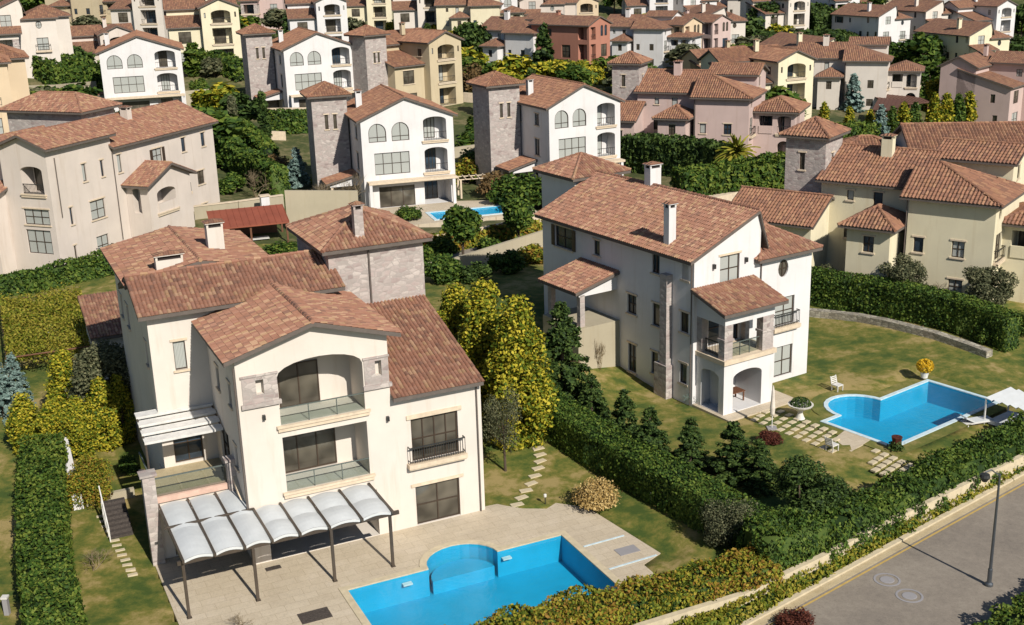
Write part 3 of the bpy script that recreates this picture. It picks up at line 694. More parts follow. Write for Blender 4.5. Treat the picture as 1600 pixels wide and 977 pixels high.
# ================================================================= MAIN VILLA (cream, front left)
def villa_main():
    h=House('villa','large cream three-storey villa with stone tower and stacked balconies beside the front pool','villa',FM.o,24.9,'stucco_cream',lod=0)
    # front gable wing
    h.block(-13.2,-5.2,0,10,-.5,11.5,('gv',12.85,.62,-9.2,.4),og=.55,
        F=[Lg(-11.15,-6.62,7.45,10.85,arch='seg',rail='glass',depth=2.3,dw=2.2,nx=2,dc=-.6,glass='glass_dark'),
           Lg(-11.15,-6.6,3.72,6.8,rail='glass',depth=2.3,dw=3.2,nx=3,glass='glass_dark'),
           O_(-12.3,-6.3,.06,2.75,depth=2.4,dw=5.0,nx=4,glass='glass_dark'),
           O_(-12.25,-11.85,9.35,10.15,depth=.35,door=0),O_(-5.95,-5.6,9.2,10.05,depth=.35,door=0)],
        L=[W(1.6,2.2,8.3,9.6),W(4.4,5.1,8.3,9.6),W(1.6,2.2,4.8,6.1),G_(3.6,5.8,3.75,6.0)])
    # pinkish stone facing round the little slits
    for a,b,c,d in ((-12.95,-11.15,8.95,10.35),(-6.55,-5.22,8.75,10.2)):
        m=MB()
        s0,s1=((-12.25,-11.85) if a<-10 else (-5.95,-5.6)); z0,z1=((9.35,10.15) if a<-10 else (9.2,10.05))
        for q in ((a,s0,c,d),(s1,b,c,d),(s0,s1,c,z0),(s0,s1,z1,d)): m.box((q[0],-.045,q[2]),(q[1],.0,q[3]))
        m.box((a-.12,-.16,c-.22),(b+.12,0,c)); m.box((a-.06,-.1,d),(b+.06,0,d+.1)); h.part('stone_panel',m,'stone_tower')
    # right wing with shed roof
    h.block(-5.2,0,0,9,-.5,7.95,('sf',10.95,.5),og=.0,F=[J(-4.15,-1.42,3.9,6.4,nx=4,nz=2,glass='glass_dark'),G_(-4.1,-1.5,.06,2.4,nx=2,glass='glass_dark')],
        Rt=[W(2,3,4.6,6),W(5.5,6.5,4.6,6)],sides='FRB')
    h.boxes('lintel',[((-4.4,-.09,6.4),(-1.2,0,6.62)),((-4.35,-.07,2.4),(-1.25,0,2.56))],'trim_cream')
    h.pipe(-.28,-.07,0,7.7); h.pipe(-13.3,-.1,0,11,.1)
    # left block
    h.block(-16.2,-5.8,7.0,13,-.5,12.4,('gu',13.75,.6,10.0),og=.5,F=[W(-15.0,-14.35,8.95,10.6,glass='glass_curtain',nx=1,nz=1),G_(-15.6,-14.0,3.55,5.7)],
        L=[W(8.2,8.8,9.0,10.4),W(8.2,8.8,5,6.2),W(8.2,8.8,1.6,2.8)])
    h.block(-16.2,-8.7,13,19.2,-.5,13.25,('gv',14.1,.55,-12.5,.5),og=3.0,sides='FRBL',L=[W(14.5,15.4,9.4,10.8,shut=0),W(17,17.9,9.4,10.8)],B=[W(-14,-13,9.4,10.8)])
    h.chimney(-10.9,13.6,13.3,15.6,.95,.7); h.chimney(-14.1,10.9,13.3,14.7,1.5,.6)
    h.chimney(-3.6,8.6,14.3,16.7,.55,.45,'stone_tower')
    # tower
    h.block(-5.7,.1,8.0,14.6,-.5,14.25,('hip',15.75,.45),mat='stone_tower',L=[W(10,10.4,9,11)],Rt=[W(10,11,9,10.6)])
    h.pipe(-3.3,7.93,10.2,14.1,.11)
    # terrace block with pillars
    m=MB(); 
    h.block(-17.5,-13.2,3.0,7.0,-.5,3.32,None,F=[O_(-16.7,-14.0,.06,2.6,depth=1.2,dw=2.2,nx=3)],L=[W(4.5,5.5,1.2,2.4)],sides='FL')
    m.box((-17.62,2.86,3.3),(-13.2,3.3,3.62)); m.box((-17.62,3.3,3.3),(-17.3,7.0,3.62)); h.part('terrace_coping',m,'trim_stone')
    m=MB(); m.box((-17.3,3.3,3.325),(-13.2,7.0,3.40)); h.part('terrace_floor',m,'path_mat')
    for (u0,u1,v0,v1,z0,z1) in ((-17.98,-17.35,2.5,3.1,-.3,5.05),(-13.62,-13.1,2.45,2.98,3.1,5.0)):
        m=MB(); m.box((u0,v0,z0),(u1,v1,z1)); m.box((u0-.12,v0-.1,z1),(u1+.12,v1+.1,z1+.12)); h.part('pillar',m,'stone_tower')
    for q in (((-17.3,3.02,3.62),(-13.65,3.06,4.6),(-17.3,3.0,4.6),(-13.65,3.08,4.66)),((-17.48,3.3,3.62),(-17.44,7,4.6),(-17.5,3.3,4.6),(-17.42,7,4.66))):
        m=MB(); m.box(q[0],q[1],1); m.box(q[2],q[3],0); h.part('railing',m,['frame_grey','glass_clear'])
    # sloping wall fins right of the terrace pillar
    m=MB(); m.bar((-13.3,3.0,4.3),(-13.3,.6,2.9),.22,.28); h.part('stair_coping',m,'trim_cream')
    # wall lamps
    for u,z in ((-12.0,8.0),(-5.45,6.6)):
        m=MB(); m.box((u-.07,-.2,z),(u+.07,-.02,z+.25)); h.part('wall_lamp',m,'frame_metal')
    h.done(); return h
villa_main()
# terrace louvre awning
t=thing('louvre_awning','white louvred awning over the upper left terrace of the cream villa','awning',FM.w(-17.4,3.0,3.62),R(24.9))
for k in range(4):
    m=MB(); v=1.5+k*.78; z=2.5+k*.20
    m.face([(0,v,z),(4.15,v,z),(4.15,v+.6,z+.05),(0,v+.6,z+.05)]); m.face([(0,v,z-.07),(0,v+.6,z-.02),(4.15,v+.6,z-.02),(4.15,v,z-.07)]); m.box((0,v-.02,z-.12),(4.15,v,z+.02)); m.box((0,v+.6,z-.06),(4.15,v+.62,z+.06))
    m.build('louvre','white_metal',t)
for x in (.05,4.1): m=MB(); m.bar((x,1.4,2.3),(x,4.2,3.05),.09,.14); m.build('side_rail','metal_pergola',t)
for x in (.05,):
    m=MB(); m.box((x-.05,1.4,-.1),(x+.05,1.5,2.35)); m.build('post','metal_pergola',t)
# front pergola with fabric canopies
t=thing('pergola','long metal pergola with white fabric canopies over the paved deck of the cream villa','pergola',FM.w(-12,-3.6,0),R(24.9))
ED=[-17.3,-15.8,-14.35,-13.0,-11.6,-10.1,-8.4,-6.75]
off=Vector((12,3.6,0))
def pl(u,v,z): return (u+12,v+3.6,z)
for i in range(7):
    v1=2.75 if i<3 else -.1; a,b=ED[i],ED[i+1]; n=9; m=MB(); nv=2
    for j in range(nv):
        va=-3.7+(v1+3.7)*j/nv; vb=-3.7+(v1+3.7)*(j+1)/nv
        K=8
        for k in range(K):
            for q in range(5):
                f0,f1=k/K,(k+1)/K; g0,g1=q/5,(q+1)/5
                def pt(f,g):
                    v=va+(vb-va)*g; return pl(a+.06+(b-a-.12)*f,v,3.16+.20*math.sin(math.pi*f)*(.7+.3*math.sin(math.pi*g))+.05*math.sin(math.pi*g))
                m.face([pt(f0,g0),pt(f1,g0),pt(f1,g1),pt(f0,g1)])
    o=m.build('canopy','fabric',t)
    for p in o.data.polygons: p.use_smooth=True
    # hanging front scallop
    m=MB()
    for k in range(8):
        f0,f1=k/8,(k+1)/8; x0=a+.06+(b-a-.12)*f0; x1=a+.06+(b-a-.12)*f1; s0=.20*.7*math.sin(math.pi*f0); s1=.20*.7*math.sin(math.pi*f1)
        m.face([pl(x0,-3.72,3.16+s0),pl(x1,-3.72,3.16+s1),pl(x1,-3.72,3.02+s1),pl(x0,-3.72,3.02+s0)])
    m.build('valance','fabric',t)
for i,u in enumerate(ED):
    m=MB(); m.bar(pl(u,-3.95,3.2),pl(u,2.8 if i<4 else -.05,3.2),.11,.16); m.build('beam','metal_pergola',t)
m=MB(); m.bar(pl(-17.55,-3.6,3.02),pl(-6.35,-3.6,3.02),.12,.2); m.build('front_beam','metal_pergola',t)
m=MB(); m.bar(pl(-17.5,-.12,3.28),pl(-13,-.12,3.28),.08,.1); m.build('cross_beam','metal_pergola',t)
for u in (-17.3,-13.93,-9.98,-6.85):
    m=MB(); m.box((u+12-.07,-.07,0),(u+12+.07,.07,2.95)); m.box((u+12-.12,-.12,0),(u+12+.12,.12,.05)); m.build('post','metal_pergola',t)

# ================================================================= H2-type villa (left gable, porch, right hip wing)
def villaC(name,label,loc,yaw,wall,lod,group=None,mirror=False,porch=True,terrace=False,tower=True,W_=1.,far=18,entry=True):
    h=House(name,label,'villa',loc,yaw,wall,lod,group,mirror=mirror)
    h.block(-10.6,-4.85,0,far-.5,-2,10.0,('gv',12.55,.5,-5.2,.3),og=.25,
        F=[W(-8.4,-6.7,8.0,9.9,nx=2,nz=2,glass='glass_curtain')]+([G_(-9.3,-6.6,3.9,6.2),G_(-9.3,-6.8,.1,2.4)] if porch else [W(-9,-7,4.4,6.2),W(-9,-7,.9,2.6)]),
        L=[W(13.6,15.8,7.9,9.5,shut=1,nx=2),W(10.2,10.9,8.2,9.3),W(3.5,4.3,8.3,9.9),W(.55,1.2,8.5,10.0),W(6,7,4.8,6.2),W(3.4,4.2,4.6,6.2),W(.5,1.3,4.9,6.3),W(6,6.9,.5,2.6),W(3.6,4.3,1.1,2.7),W(.6,1.3,1.3,2.7)][:10 if lod<2 else 7])
    h.block(-4.85,0,0,8,-2,9.2,('hip',10.75,.5),F=[W(-3.15,-2.2,7.5,8.75,arch='oval',nx=2,nz=2),J(-3.3,-1.5,4.05,6.05,nx=2,glass='glass_curtain'),G_(-3.2,-1.5,.3,2.5,nx=2,glass='glass_curtain')],
        Rt=[W(2,3,4.6,6.1),W(5,6,4.6,6.1),W(2,3,1,2.5)])
    h.block(-4.85,2.5,8,far-.5,-2,9.0,('hip',10.9,.5),Rt=[W(10,11.2,6,7.5),W(13,14.2,6,7.5)],B=[W(-2,-1,6,7.5)],sides='FRB')
    if porch:
        h.block(-10.3,-6.0,-2.7,0,-2,3.55,None,F=[Lg(-9.5,-7.0,.15,2.9,arch='seg',rail='',slab=0,depth=2.5,dw=1.6)],L=[O_(-2.2,-.5,.15,2.85,arch='seg',depth=1.2,door=0)],sides='FRL')
        m=MB(); m.box((-10.42,-2.85,3.55),(-5.85,.0,3.85)); h.part('balcony_slab',m,h.trim)
        h.block(-10.3,-6.0,-2.7,0,6.2,7.15,('sf',8.15,.6),F=[],og=.6,sides='FRL')
        for a,b in ((-10.3,-9.6),(-7.0,-6.05)): m=MB(); m.box((a,-2.68,3.86),(b,-2.1,6.2)); m.box((a-.06,-2.74,5.1),(b+.06,-2.04,5.25)); h.part('pillar',m,'stone_tower')
        h.boxes('pillar',[((-10.3,-.5,3.86),(-9.8,0,6.2)),((-6.4,-.4,3.86),(-6.02,0,6.2))],'stone_tower')
        if lod<2:
            h.rail(Vector((-8.3,-2.4,3.86)),Vector((0,1,0)),2.5,'glass',.95,off=0)
            h.rail(Vector((-10.0,-1.3,3.86)),Vector((1,0,0)),1.6,'iron',.95,off=0)
    # stone chimney breast on the side wall
    if lod<2:
        m=MB(); m.box((-11.2,2.0,-1),(-10.6,3.3,2.3)); m.box((-11.1,2.15,2.3),(-10.6,2.85,8.6)); h.part('chimney_breast',m,'stone_tower')
        h.chimney(-10.0,3.2,10.4,13.3,.6,.55)
        h.chimney(-5.0,11.2,12.3,14.2,1.0,.7)
        h.pipe(-10.68,.15,0,9.7); h.pipe(-4.78,-.07,3,9,.1)
        for u,z in ((-9.0,9.2),(-6.2,9.2)):
            m=MB(); m.box((u-.08,-.22,z),(u+.08,-.02,z+.3)); h.part('wall_lamp',m,'frame_metal')
    else: h.chimney(-8.5,6,11,13.4,.8,.7)
    if tower:
        h.block(-7.2,-2.6,far,far+4.6,-2,12.3,('hip',13.6,.5),mat='stone_tower' if lod>1 else None)
    if entry:
        # side entrance porch on its own terrace
        h.block(-14.2,-10.6,7.9,12.3,-2,4.0 if terrace else .0,None,mat='stucco_beigewall' if terrace else None)
        z=4.0 if terrace else 0
        h.block(-13.9,-10.6,8.2,12.2,z+2.2,z+2.65,('sl',z+3.6,.5),sides='FBL',og=.35)
        for u,v in ((-13.6,8.4),(-13.6,12.0)):
            m=MB(); m.box((u-.2,v-.2,z),(u+.2,v+.2,z+2.3)); h.part('pillar',m,'stone_tower')
    h.done(); return h
h=villaC('villa','large white villa with a shaded side wall and orange-tiled porch, right of centre',F2.o,32,'stucco_white',0,terrace=True)
# ================================================================= H4-type villa
def villaD(name,label,loc,yaw,wall,lod,group=None,mirror=False,tower=True,full=True,towermat='stone_tower'):
    h=House(name,label,'villa',loc,yaw,wall,lod,group,mirror=mirror,tile='tile_near' if lod==0 else None)
    Z=8.3-1.8
    zt=6.6
    h.block(-6.8,0,0,7.0,-2,zt-.05,None,F=[W(-6.2,-5.4,1.95,3.2),W(-3.15,-2.15,1.9,3.25),W(-3.2,-2.1,-1.1,.0+.1)],
        Rt=[W(1.0,1.7,4.9,6.0,arch='oval',nx=1,nz=1),J(.7,2.3,1.75,3.9,nx=2)])
    P=lambda *a:a
    h.rface([(-7.4,-.6,zt-.1),(.6,-.6,zt-.1),(-5.5,3.4,zt+2.2),(-7.4,3.4,zt+2.2)]); h.rface([(.6,-.6,zt-.1),(.6,7.4,zt-.1),(-5.5,3.4,zt+2.2)]); h.rface([(.6,7.4,zt-.1),(-7.4,7.4,zt-.1),(-7.4,3.4,zt+2.2),(-5.5,3.4,zt+2.2)])
    h.ridge((.6,-.6,zt-.1),(-5.5,3.4,zt+2.2)); h.ridge((.6,7.4,zt-.1),(-5.5,3.4,zt+2.2))
    h.block(-15.2,-6.8,2.5,11.5,-2,zt+.1,('gu',9.0,.55,7.0),F=[W(-12.9,-12.3,5.1,5.95),W(-10.6,-9.8,4.6,6.0),W(-13,-12.2,1.8,3.1)],og=.4,L=[W(5,6,4.6,5.9)])
    h.block(-6.8,-.6,6.6,12,-2,8.6,('gu',9.7,.5,9.3),og=.4,Rt=[W(8,8.8,7,8.2)])
    h.chimney(-10.8,6.0,8.4,10.4,.95,.75)
    h.block(-11.2,-7.6,-1.6,2.5,-2,4.0,('hip',5.35,.6),F=[W(-9.8,-8.9,1.85,3.2)])
    if full:
        h.block(-22,-14.4,-1.4,5,-2,3.5,('gu',5.4,.6,2.0),F=[W(-20,-19,.8,2.2),W(-17,-16,.8,2.2)],Rt=[])
    if tower:
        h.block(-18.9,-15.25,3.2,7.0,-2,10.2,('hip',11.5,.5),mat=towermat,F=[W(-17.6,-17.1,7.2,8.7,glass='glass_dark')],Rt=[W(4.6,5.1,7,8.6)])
    # loggia pavilion on the right
    h.block(0,5.2,2.6,9,-2,4.6,('hip',6.0,.6),F=[Lg(.7,2.4,1.8,4.0,rail='wall',slab=0,depth=1.8),Lg(3.0,4.7,1.8,4.0,arch='seg',rail='iron',depth=1.8),O_(3.0,4.7,-1.5,.9,arch='semi',door=0)],Rt=[Lg(3.6,5.6,1.8,4.0,arch='seg',depth=1.5),O_(3.6,5.6,-1.6,.9,arch='semi',door=0)])
    h.pipe(-6.9,-.07,-1,zt-.3,.1)
    if lod<2:
        h.pipe(.0,.0,0,.1)
    h.done(); return h
villaD('villa','pale yellow villa with a hipped front wing and slim tower at the right edge',F4.w(0,0,0),-36.5,'stucco_yellow',1)
# ================================================================= H3 : beige-pink villa at the left edge
def villa_left():
    h=House('villa','beige villa with an arched gable balcony and slit windows at the left edge','villa',F3.o,-22,'stucco_pink',lod=0)
    h.block(-5.4,0,0,8.9,-2,9.6,('gv',10.85,.6,-2.6,.3),og=.5,
        F=[Lg(-3.2,-.7,5.3,7.9,arch='seg',rail='iron',depth=1.6,dw=1.6),W(-3.5,-.55,2.4,3.9,nx=3,glass='glass_curtain'),G_(-3.6,-.7,-.4,1.9,nx=3,glass='glass_curtain')],
        Rt=[W(4.5,5.05,5.7,7.4),W(7.1,7.5,5.7,7.3),W(2.1,2.45,2.05,3.7),W(4.95,7.0,1.8,3.65,nx=2,glass='glass_curtain'),W(2.0,2.3,-1.7,.05),J(5.2,6.9,-1.9,.1,nx=2,glass='glass_curtain')])
    h.block(-9,-0.02,8.9,25.8,-2,8.3,('gv',10.4,.6,-4.5,.4),og=.3,Rt=[W(9.6,10.2,5.6,7.4),W(15.1,16.6,5.5,7.0,shut=1,glass='glass_curtain'),W(20,20.7,5.9,7.4),W(23.5,24.2,5.9,7.4),J(18.2,20.2,1.6,4.0,nx=2),W(22.2,23.4,1.9,3.4),W(18.8,19.6,-1.9,-.3),W(22.4,23.4,-1.9,-.3)],sides='RBL')
    # roof link between the two
    # porch wing
    h.block(0,2.7,10.3,17.2,-2,4.3,('gu',6.0,.6,13.8),og=.55,F=[O_(.8,1.7,1.4,3.9,arch='seg',depth=.8,door=0)],Rt=[Lg(11.6,14.6,1.2,3.6,arch='seg',rail='wall',depth=1.8)])
    # left lower parts
    h.block(-11.5,-5.4,1.2,9,-2,8.9,('gv',10.0,.6,-8.3,.3),og=.5,F=[W(-9.6,-8.6,6,7.4,glass='glass_curtain')])
    h.block(-11,-5.4,-1.8,1.2,-2,5.0,('sf',6.2,.6),og=.4,F=[O_(-7.2,-6.2,1.9,4.2,arch='seg',depth=1,door=0),O_(-6.9,-5.9,-1.4,1.4,arch='semi',depth=1,door=0),O_(-10,-8.4,1.9,4.2,arch='seg',depth=1,door=0)])
    # tower behind
    h.block(-14,-4.5,10.5,15.5,-2,11.4,('hip',12.9,.6),mat='stone_tower')
    h.pipe(.08,8.9,-1,8.3,.1); h.pipe(.08,1.0,3,8.6,.1)
    h.chimney(-3.5,16,9.6,11.3,.9,.7)
    h.done()
villa_left()
# ================================================================= H7-type villa with twin arched windows
def villaA(name,label,loc,yaw,wall,lod,group=None,w=10.3,mirror=False,tower=True,entry=True,towermat='stone_tower',balc=True):
    h=House(name,label,'villa',loc,yaw,wall,lod,group,mirror=mirror); f=w/10.3
    h.block(0,w,0,12.5,-2.5,10.15,('gv',12.55,.5,w*.48,.4),og=.3,
        F=[W(.8*f,2.75*f,7.65,9.75,arch='semi',nx=2,nz=2,sill=0,glass='glass_curtain',frame='frame_dark'),W(3.35*f,5.3*f,7.65,9.75,arch='semi',nx=2,nz=2,sill=0,glass='glass_curtain'),
           G_(1.3*f,5.2*f,3.9,6.4,nx=4,nz=2,glass='glass_curtain'),
           Lg(6.9*f,9.5*f,7.4,10.1,arch='seg',rail='iron',depth=1.8,dw=1.3),Lg(6.9*f,9.5*f,3.75,6.6,arch='seg',rail='iron',depth=1.8,dw=1.3),
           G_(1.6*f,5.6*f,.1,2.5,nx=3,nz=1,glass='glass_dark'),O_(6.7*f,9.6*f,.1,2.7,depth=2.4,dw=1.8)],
        L=[W(2.5,3.6,7.8,9.2,glass='glass_blue'),W(7,7.8,7.8,9.2),W(2.5,3.7,4.2,6.2,glass='glass_blue'),W(3,3.8,.8,2.2)])
    m=MB(); m.box((.3,-1.3,3.05),(w-.1,0,3.3)); h.part('balcony_slab',m,h.trim)
    if balc:
        h.boxes('pillar',[((u-.17,-1.25,0),(u+.17,-.9,3.05)) for u in (.5,w-.5)],wall)
    h.chimney(1.2,7,10.6,12.9,.7,.6)
    if tower:
        h.block(-4.3,-.2,7,11.6,-2.5,12.4,('hip',13.7,.55),mat=towermat,F=[W(-2.9,-2.5,8.5,10.2,glass='glass_dark'),W(-1.9,-1.5,8.5,10.2,glass='glass_dark')],Rt=[])
    if entry:
        h.block(-3.4,-.02,3.4,6.4,3.4 if 0 else 2.3,2.75,('sl',3.7,.5),sides='FL',og=.35)
        h.boxes('pillar',[((-3.3,3.5,-1),(-2.95,3.85,2.4)),((-3.3,6.0,-1),(-2.95,6.35,2.4))],h.trim)
    h.done(); return h
villaA('villa','bright white gabled villa with twin arched windows above a small pool, left of centre',HP['B'][0],HP['B'][1],'stucco_white',1,w=10.7)
villaA('villa','white gabled villa with twin arched windows directly behind the large white villa',HP['C'][0],26.3,'stucco_white',1,w=9.7)
villaA('villa','white villa with twin arched windows and a grey tower, left of the tan villa',HP['N'][0],HP['N'][1],'stucco_white',1,w=11.2)
villaA('villa','tall white villa with three stacked balconies, rising above the beige villa at upper left',HP['S'][0],HP['S'][1],'stucco_white',1,w=12.2,tower=False)
# ================================================================= H10-type villa (gable wing with stacked loggias + lower wing)
def villaB(name,label,loc,yaw,wall,lod,group=None,mirror=False,tower=True,towermat='stone_tower',back=9.):
    h=House(name,label,'villa',loc,yaw,wall,lod,group,mirror=mirror)
    h.block(-6.6,0,0,7.5,-2,10.2,('gv',11.8,.5,-3.3,.3),og=.35,F=[Lg(-4.9,-1.5,7.4,9.7,arch='seg',depth=2),Lg(-4.9,-1.5,3.75,6.6,depth=2),Lg(-4.9,-1.5,.1,2.9,depth=2,slab=0),W(-6.1,-5.8,8.4,9.3,sill=0),W(-.8,-.5,8.4,9.3,sill=0)],Rt=[W(2,3,4.4,6),W(5,6,4.4,6)],L=[W(2,3,8,9.2)])
    h.block(-12.4,-6.6,1.6,back+1.6,-2,6.9,('sf',9.6,.5),og=.4,F=[W(-10.8,-8.6,4.0,6.1,nx=2,glass='glass_dark'),G_(-10.8,-8.2,.2,2.5,nx=2)],L=[W(4,4.8,4.2,5.6),W(7.5,8.3,4.2,5.6),W(3.4,4.2,1,2.2)])
    h.block(-12.4,0,7.5,13.5,-2,9.8,('gu',11.6,.55),og=.4)
    if tower==2: h.block(-16.3,-12.3,3.5,7.8,-2,11.9,('hip',13.2,.55),mat=towermat,F=[W(-14.9,-14.5,7.6,9.2,glass='glass_dark'),W(-14.1,-13.7,7.6,9.2,glass='glass_dark')])
    elif tower: h.block(-11.9,-7.6,back+1.8,back+6,-2,12.4,('hip',13.8,.55),mat=towermat,F=[W(-10.4,-10,8.5,10,glass='glass_dark')],L=[W(11.6,12,9,10.6)])
    h.chimney(-4.8,9,11,13,.7,.6)
    h.done(); return h

def villaE(name,label,loc,yaw,wall,lod,group=None,mirror=False,tower=False):
    h=House(name,label,'villa',loc,yaw,wall,lod,group,mirror=mirror)
    h.block(-6.4,0,0,14,-2,8.6,('gv',10.1,.5,-3.2,.4),og=.3,F=[W(-2.9,-2.1,6.4,8.4,arch='semi',nx=1,sill=0),W(-1.7,-.9,6.4,8.4,arch='semi',nx=1,sill=0),G_(-2.8,-1.0,2.6,4.9),Lg(-5.9,-4.4,5.9,8.2,depth=1.6,slab=0,dw=.9),Lg(-5.9,-4.4,2.3,5.1,depth=1.6,slab=0,dw=.9)],
        L=[O_(.5,2.6,5.9,8.1,depth=1.5,door=0),O_(.5,2.6,2.3,5.1,depth=1.5,door=0),G_(4.5,6.6,2.5,4.9),W(9,9.8,6.4,7.8),W(12,12.7,6.4,7.8)])
    h.chimney(-3,10,9.6,11,.7,.6); h.done(); return h
# ================================================================= far villas
for st,o,yaw,wl,op,lab,Y in FL:
    fn={'E':villaE,'A':villaA,'B':villaB,'C':villaC,'D':villaD}[st]
    fn('villa',lab,o,yaw,wl,1 if Y<200 else 2,'villas on the hillside',**{k:(v if v==2 else bool(v)) for k,v in op.items()})
h=House('villa','villa with very broad brown tiled roofs and a stone tower, behind the pale yellow villa','villa',F5.o,-6,'stucco_cream',1)
h.block(0,20,0,9.5,-2,9.3,('gu',11.4,.6),F=[W(3,4,6.5,8),W(8,9,6.5,8)],og=.5)
h.block(6.5,30,-3.5,0.5,-2,8.2,('sf',9.8,.6),og=.5)
h.block(14,24,8,13,-2,12.2,('hip',13.4,.6),mat='stone_tower')
h.block(-6,0,5,10,-2,8.6,('hip',9.9,.6))
h.chimney(15.5,-.4,9.4,11.3,.6,.6); h.done()
# ================================================================= GROUND, ROAD, POOLS
MP=[FM.xy(*q) for q in ((-9.75,-4.85),(-5.05,-4.85))]
# M pool outline (rectangle with a rounded spa bay on the house side)
def bay(c0,c1,vv,r,n=12):
    cu=(c0+c1)/2; hw=(c1-c0)/2; return [(cu-hw*math.cos(math.pi*k/n),vv+r*math.sin(math.pi*k/n)) for k in range(n+1)]
POOLM=[(-9.7,-12.4),(2.35,-12.4),(2.35,-4.8),(-1.45,-4.8)]+bay(-5.35,-1.45,-4.8,1.75)[::-1][1:-1]+[(-5.35,-4.8),(-9.7,-4.8)]
def loc_poly(fr,poly): return [fr.xy(*q) for q in poly]
def expand(poly,d):
    # offset ccw polygon outward (in local uv)
    n=len(poly); out=[]
    area=sum(poly[i][0]*poly[(i+1)%n][1]-poly[(i+1)%n][0]*poly[i][1] for i in range(n)); sg=1 if area>0 else -1
    for i in range(n):
        a=Vector(poly[i-1]); b=Vector(poly[i]); c=Vector(poly[(i+1)%n]); e1=(b-a).normalized(); e2=(c-b).normalized()
        n1=Vector((e1.y,-e1.x))*sg; n2=Vector((e2.y,-e2.x))*sg; m=(n1+n2); k=1+n1.dot(n2); m=m/max(k,.35); out.append((b.x+m.x*d,b.y+m.y*d))
    return out
def pool(label,fr,poly,z,depth=1.5,cop=.35,wl=-.04,steps=None,copmat='pool_coping'):
    c=poly[0]; t=thing('swimming_pool',label,'swimming pool',fr.w(c[0],c[1],z)-Vector((0,0,fr.o.z)),fr.y)
    loc=[(p[0]-c[0],p[1]-c[1]) for p in poly]; n=len(loc)
    m=MB()
    for i in range(n):
        a,b=loc[i],loc[(i+1)%n]; m.face([(a[0],a[1],-depth),(b[0],b[1],-depth),(b[0],b[1],.02),(a[0],a[1],.02)])
    fl,tr=tess(loc,[]); 
    for q in tr: m.face([(fl[i][0],fl[i][1],-depth) for i in q])
    m.build('basin','pool_tile',t)
    m=MB(); ex=expand(loc,cop); fl,tr=tess(ex,[loc])
    for q in tr: m.face([(fl[i][0],fl[i][1],.075) for i in q])
    for i in range(n):
        a,b=ex[i],ex[(i+1)%n]; m.face([(a[0],a[1],-.05),(b[0],b[1],-.05),(b[0],b[1],.075),(a[0],a[1],.075)])
        a,b=loc[i],loc[(i+1)%n]; m.face([(a[0],a[1],.0),(b[0],b[1],.0),(b[0],b[1],.075),(a[0],a[1],.075)])
    m.build('coping',copmat,t)
    m=MB(); fl,tr=tess(loc,[])
    for q in tr: m.face([(fl[i][0],fl[i][1],wl) for i in q])
    m.build('water','water',t)
    if steps: steps(t,c)
    return t
# deck polygon of the front garden (local M coordinates)
DECK=[(-17.9,2.9),(-17.85,-8.6),(-13.6,-9.0),(-13.6,-13.2),(4.6,-13.2),(4.6,-9.6),(6.0,-9.0),(5.2,-2.6),(3.9,-1.2),(3.1,-1.6),(1.9,-.9),(1.2,-.1),(.9,.3),(0.3,.35),(-.2,.3),(-13.2,.3),(-13.2,2.9)]
pm=loc_poly(FM,POOLM); dk=loc_poly(FM,DECK)
P2=[PX(x,y,.8) for x,y in ((1291,660),(1397,697),(1556,628),(1455,596),(1402,613))]
F2P=Frame((P2[0].x,P2[0].y,.8),24.9)
def l2(p): d=Vector((p[0]-F2P.o.x,p[1]-F2P.o.y,0)); return (d.dot(F2P.u),d.dot(F2P.v))
F2P=Frame(F2P.o,math.degrees(math.atan2((P2[2]-P2[1]).y,(P2[2]-P2[1]).x)))
a=l2(P2[1]); b=l2(P2[2]); Lx=(b[0]+l2(P2[3])[0]-l2(P2[0])[0])/1.0
W2=abs(a[1]); L2_=b[0]-a[0]
POOL2=[(0,0),(0,-W2),(L2_,-W2),(L2_,0),(5.6,0)]+[q for q in bay(1.55,5.6,0,2.2)[::-1][1:-1]]+[(1.55,0)]
LAWN2=[(-19,-1.5),(-18,-9),(-10,-13.5),(17,-12.8),(30,-10),(32,8),(14,10),(2.4,14),(-1.2,9),(-3,2.5)]
def clamp_ground():
    pass
p2w=loc_poly(F2P,POOL2)
cutM=loc_poly(FM,[(-17.5,2.5),(-17.5,-8.3),(-13.4,-8.8),(-13.4,-12.8),(4.3,-12.8),(4.3,-9.4),(5.5,-8.8),(4.8,-2.7),(.3,-.2),(-13,0),(-13,2.5)])
lawn2w=loc_poly(F2P,expand(POOL2,.9))
cut2=loc_poly(F2P,expand(POOL2,.35))
# house pads are cut under the buildings so that no ground shows inside
def smallh(X,Y): return (X>-62)&(X<60)&(Y>36)&(Y<118)
xs=np.arange(-62,60.01,.6); ys=np.arange(36,118.01,.6)
grid('lawn',xs,ys,'lawn_mat',cuts=[(loc_poly(FM,expand(DECK,1.1)),-.02),(cutM,-2.2),(loc_poly(F2P,expand(POOL2,1.7)),.78),(cut2,-2.2)])
FBp=Frame(HP['B'][0],HP['B'][1])
# coarser terrain around, cut away under the fine sheet
xs=np.concatenate([np.arange(-900,-240,40),np.arange(-240,260,2.5),np.arange(260,900,40)]); ys=np.concatenate([np.arange(-60,36,8.),np.arange(36,380,2.5),np.arange(380,1500,40)])
grid('terrain',xs,ys,'soil',cuts=[([(-60,38),(58,38),(58,116),(-60,116)],-9),([FBp.xy(2.5,-9.6),FBp.xy(17,-9.6),FBp.xy(17,-3.6),FBp.xy(2.5,-3.6)],.2)],hole=lambda x,y:(x>-58)&(x<56)&(y>40)&(y<114),dz=-.12)
sheet('deck',dk,.03,'deck_mat',holes=[loc_poly(FM,expand(POOLM,.30))],thick=.25)
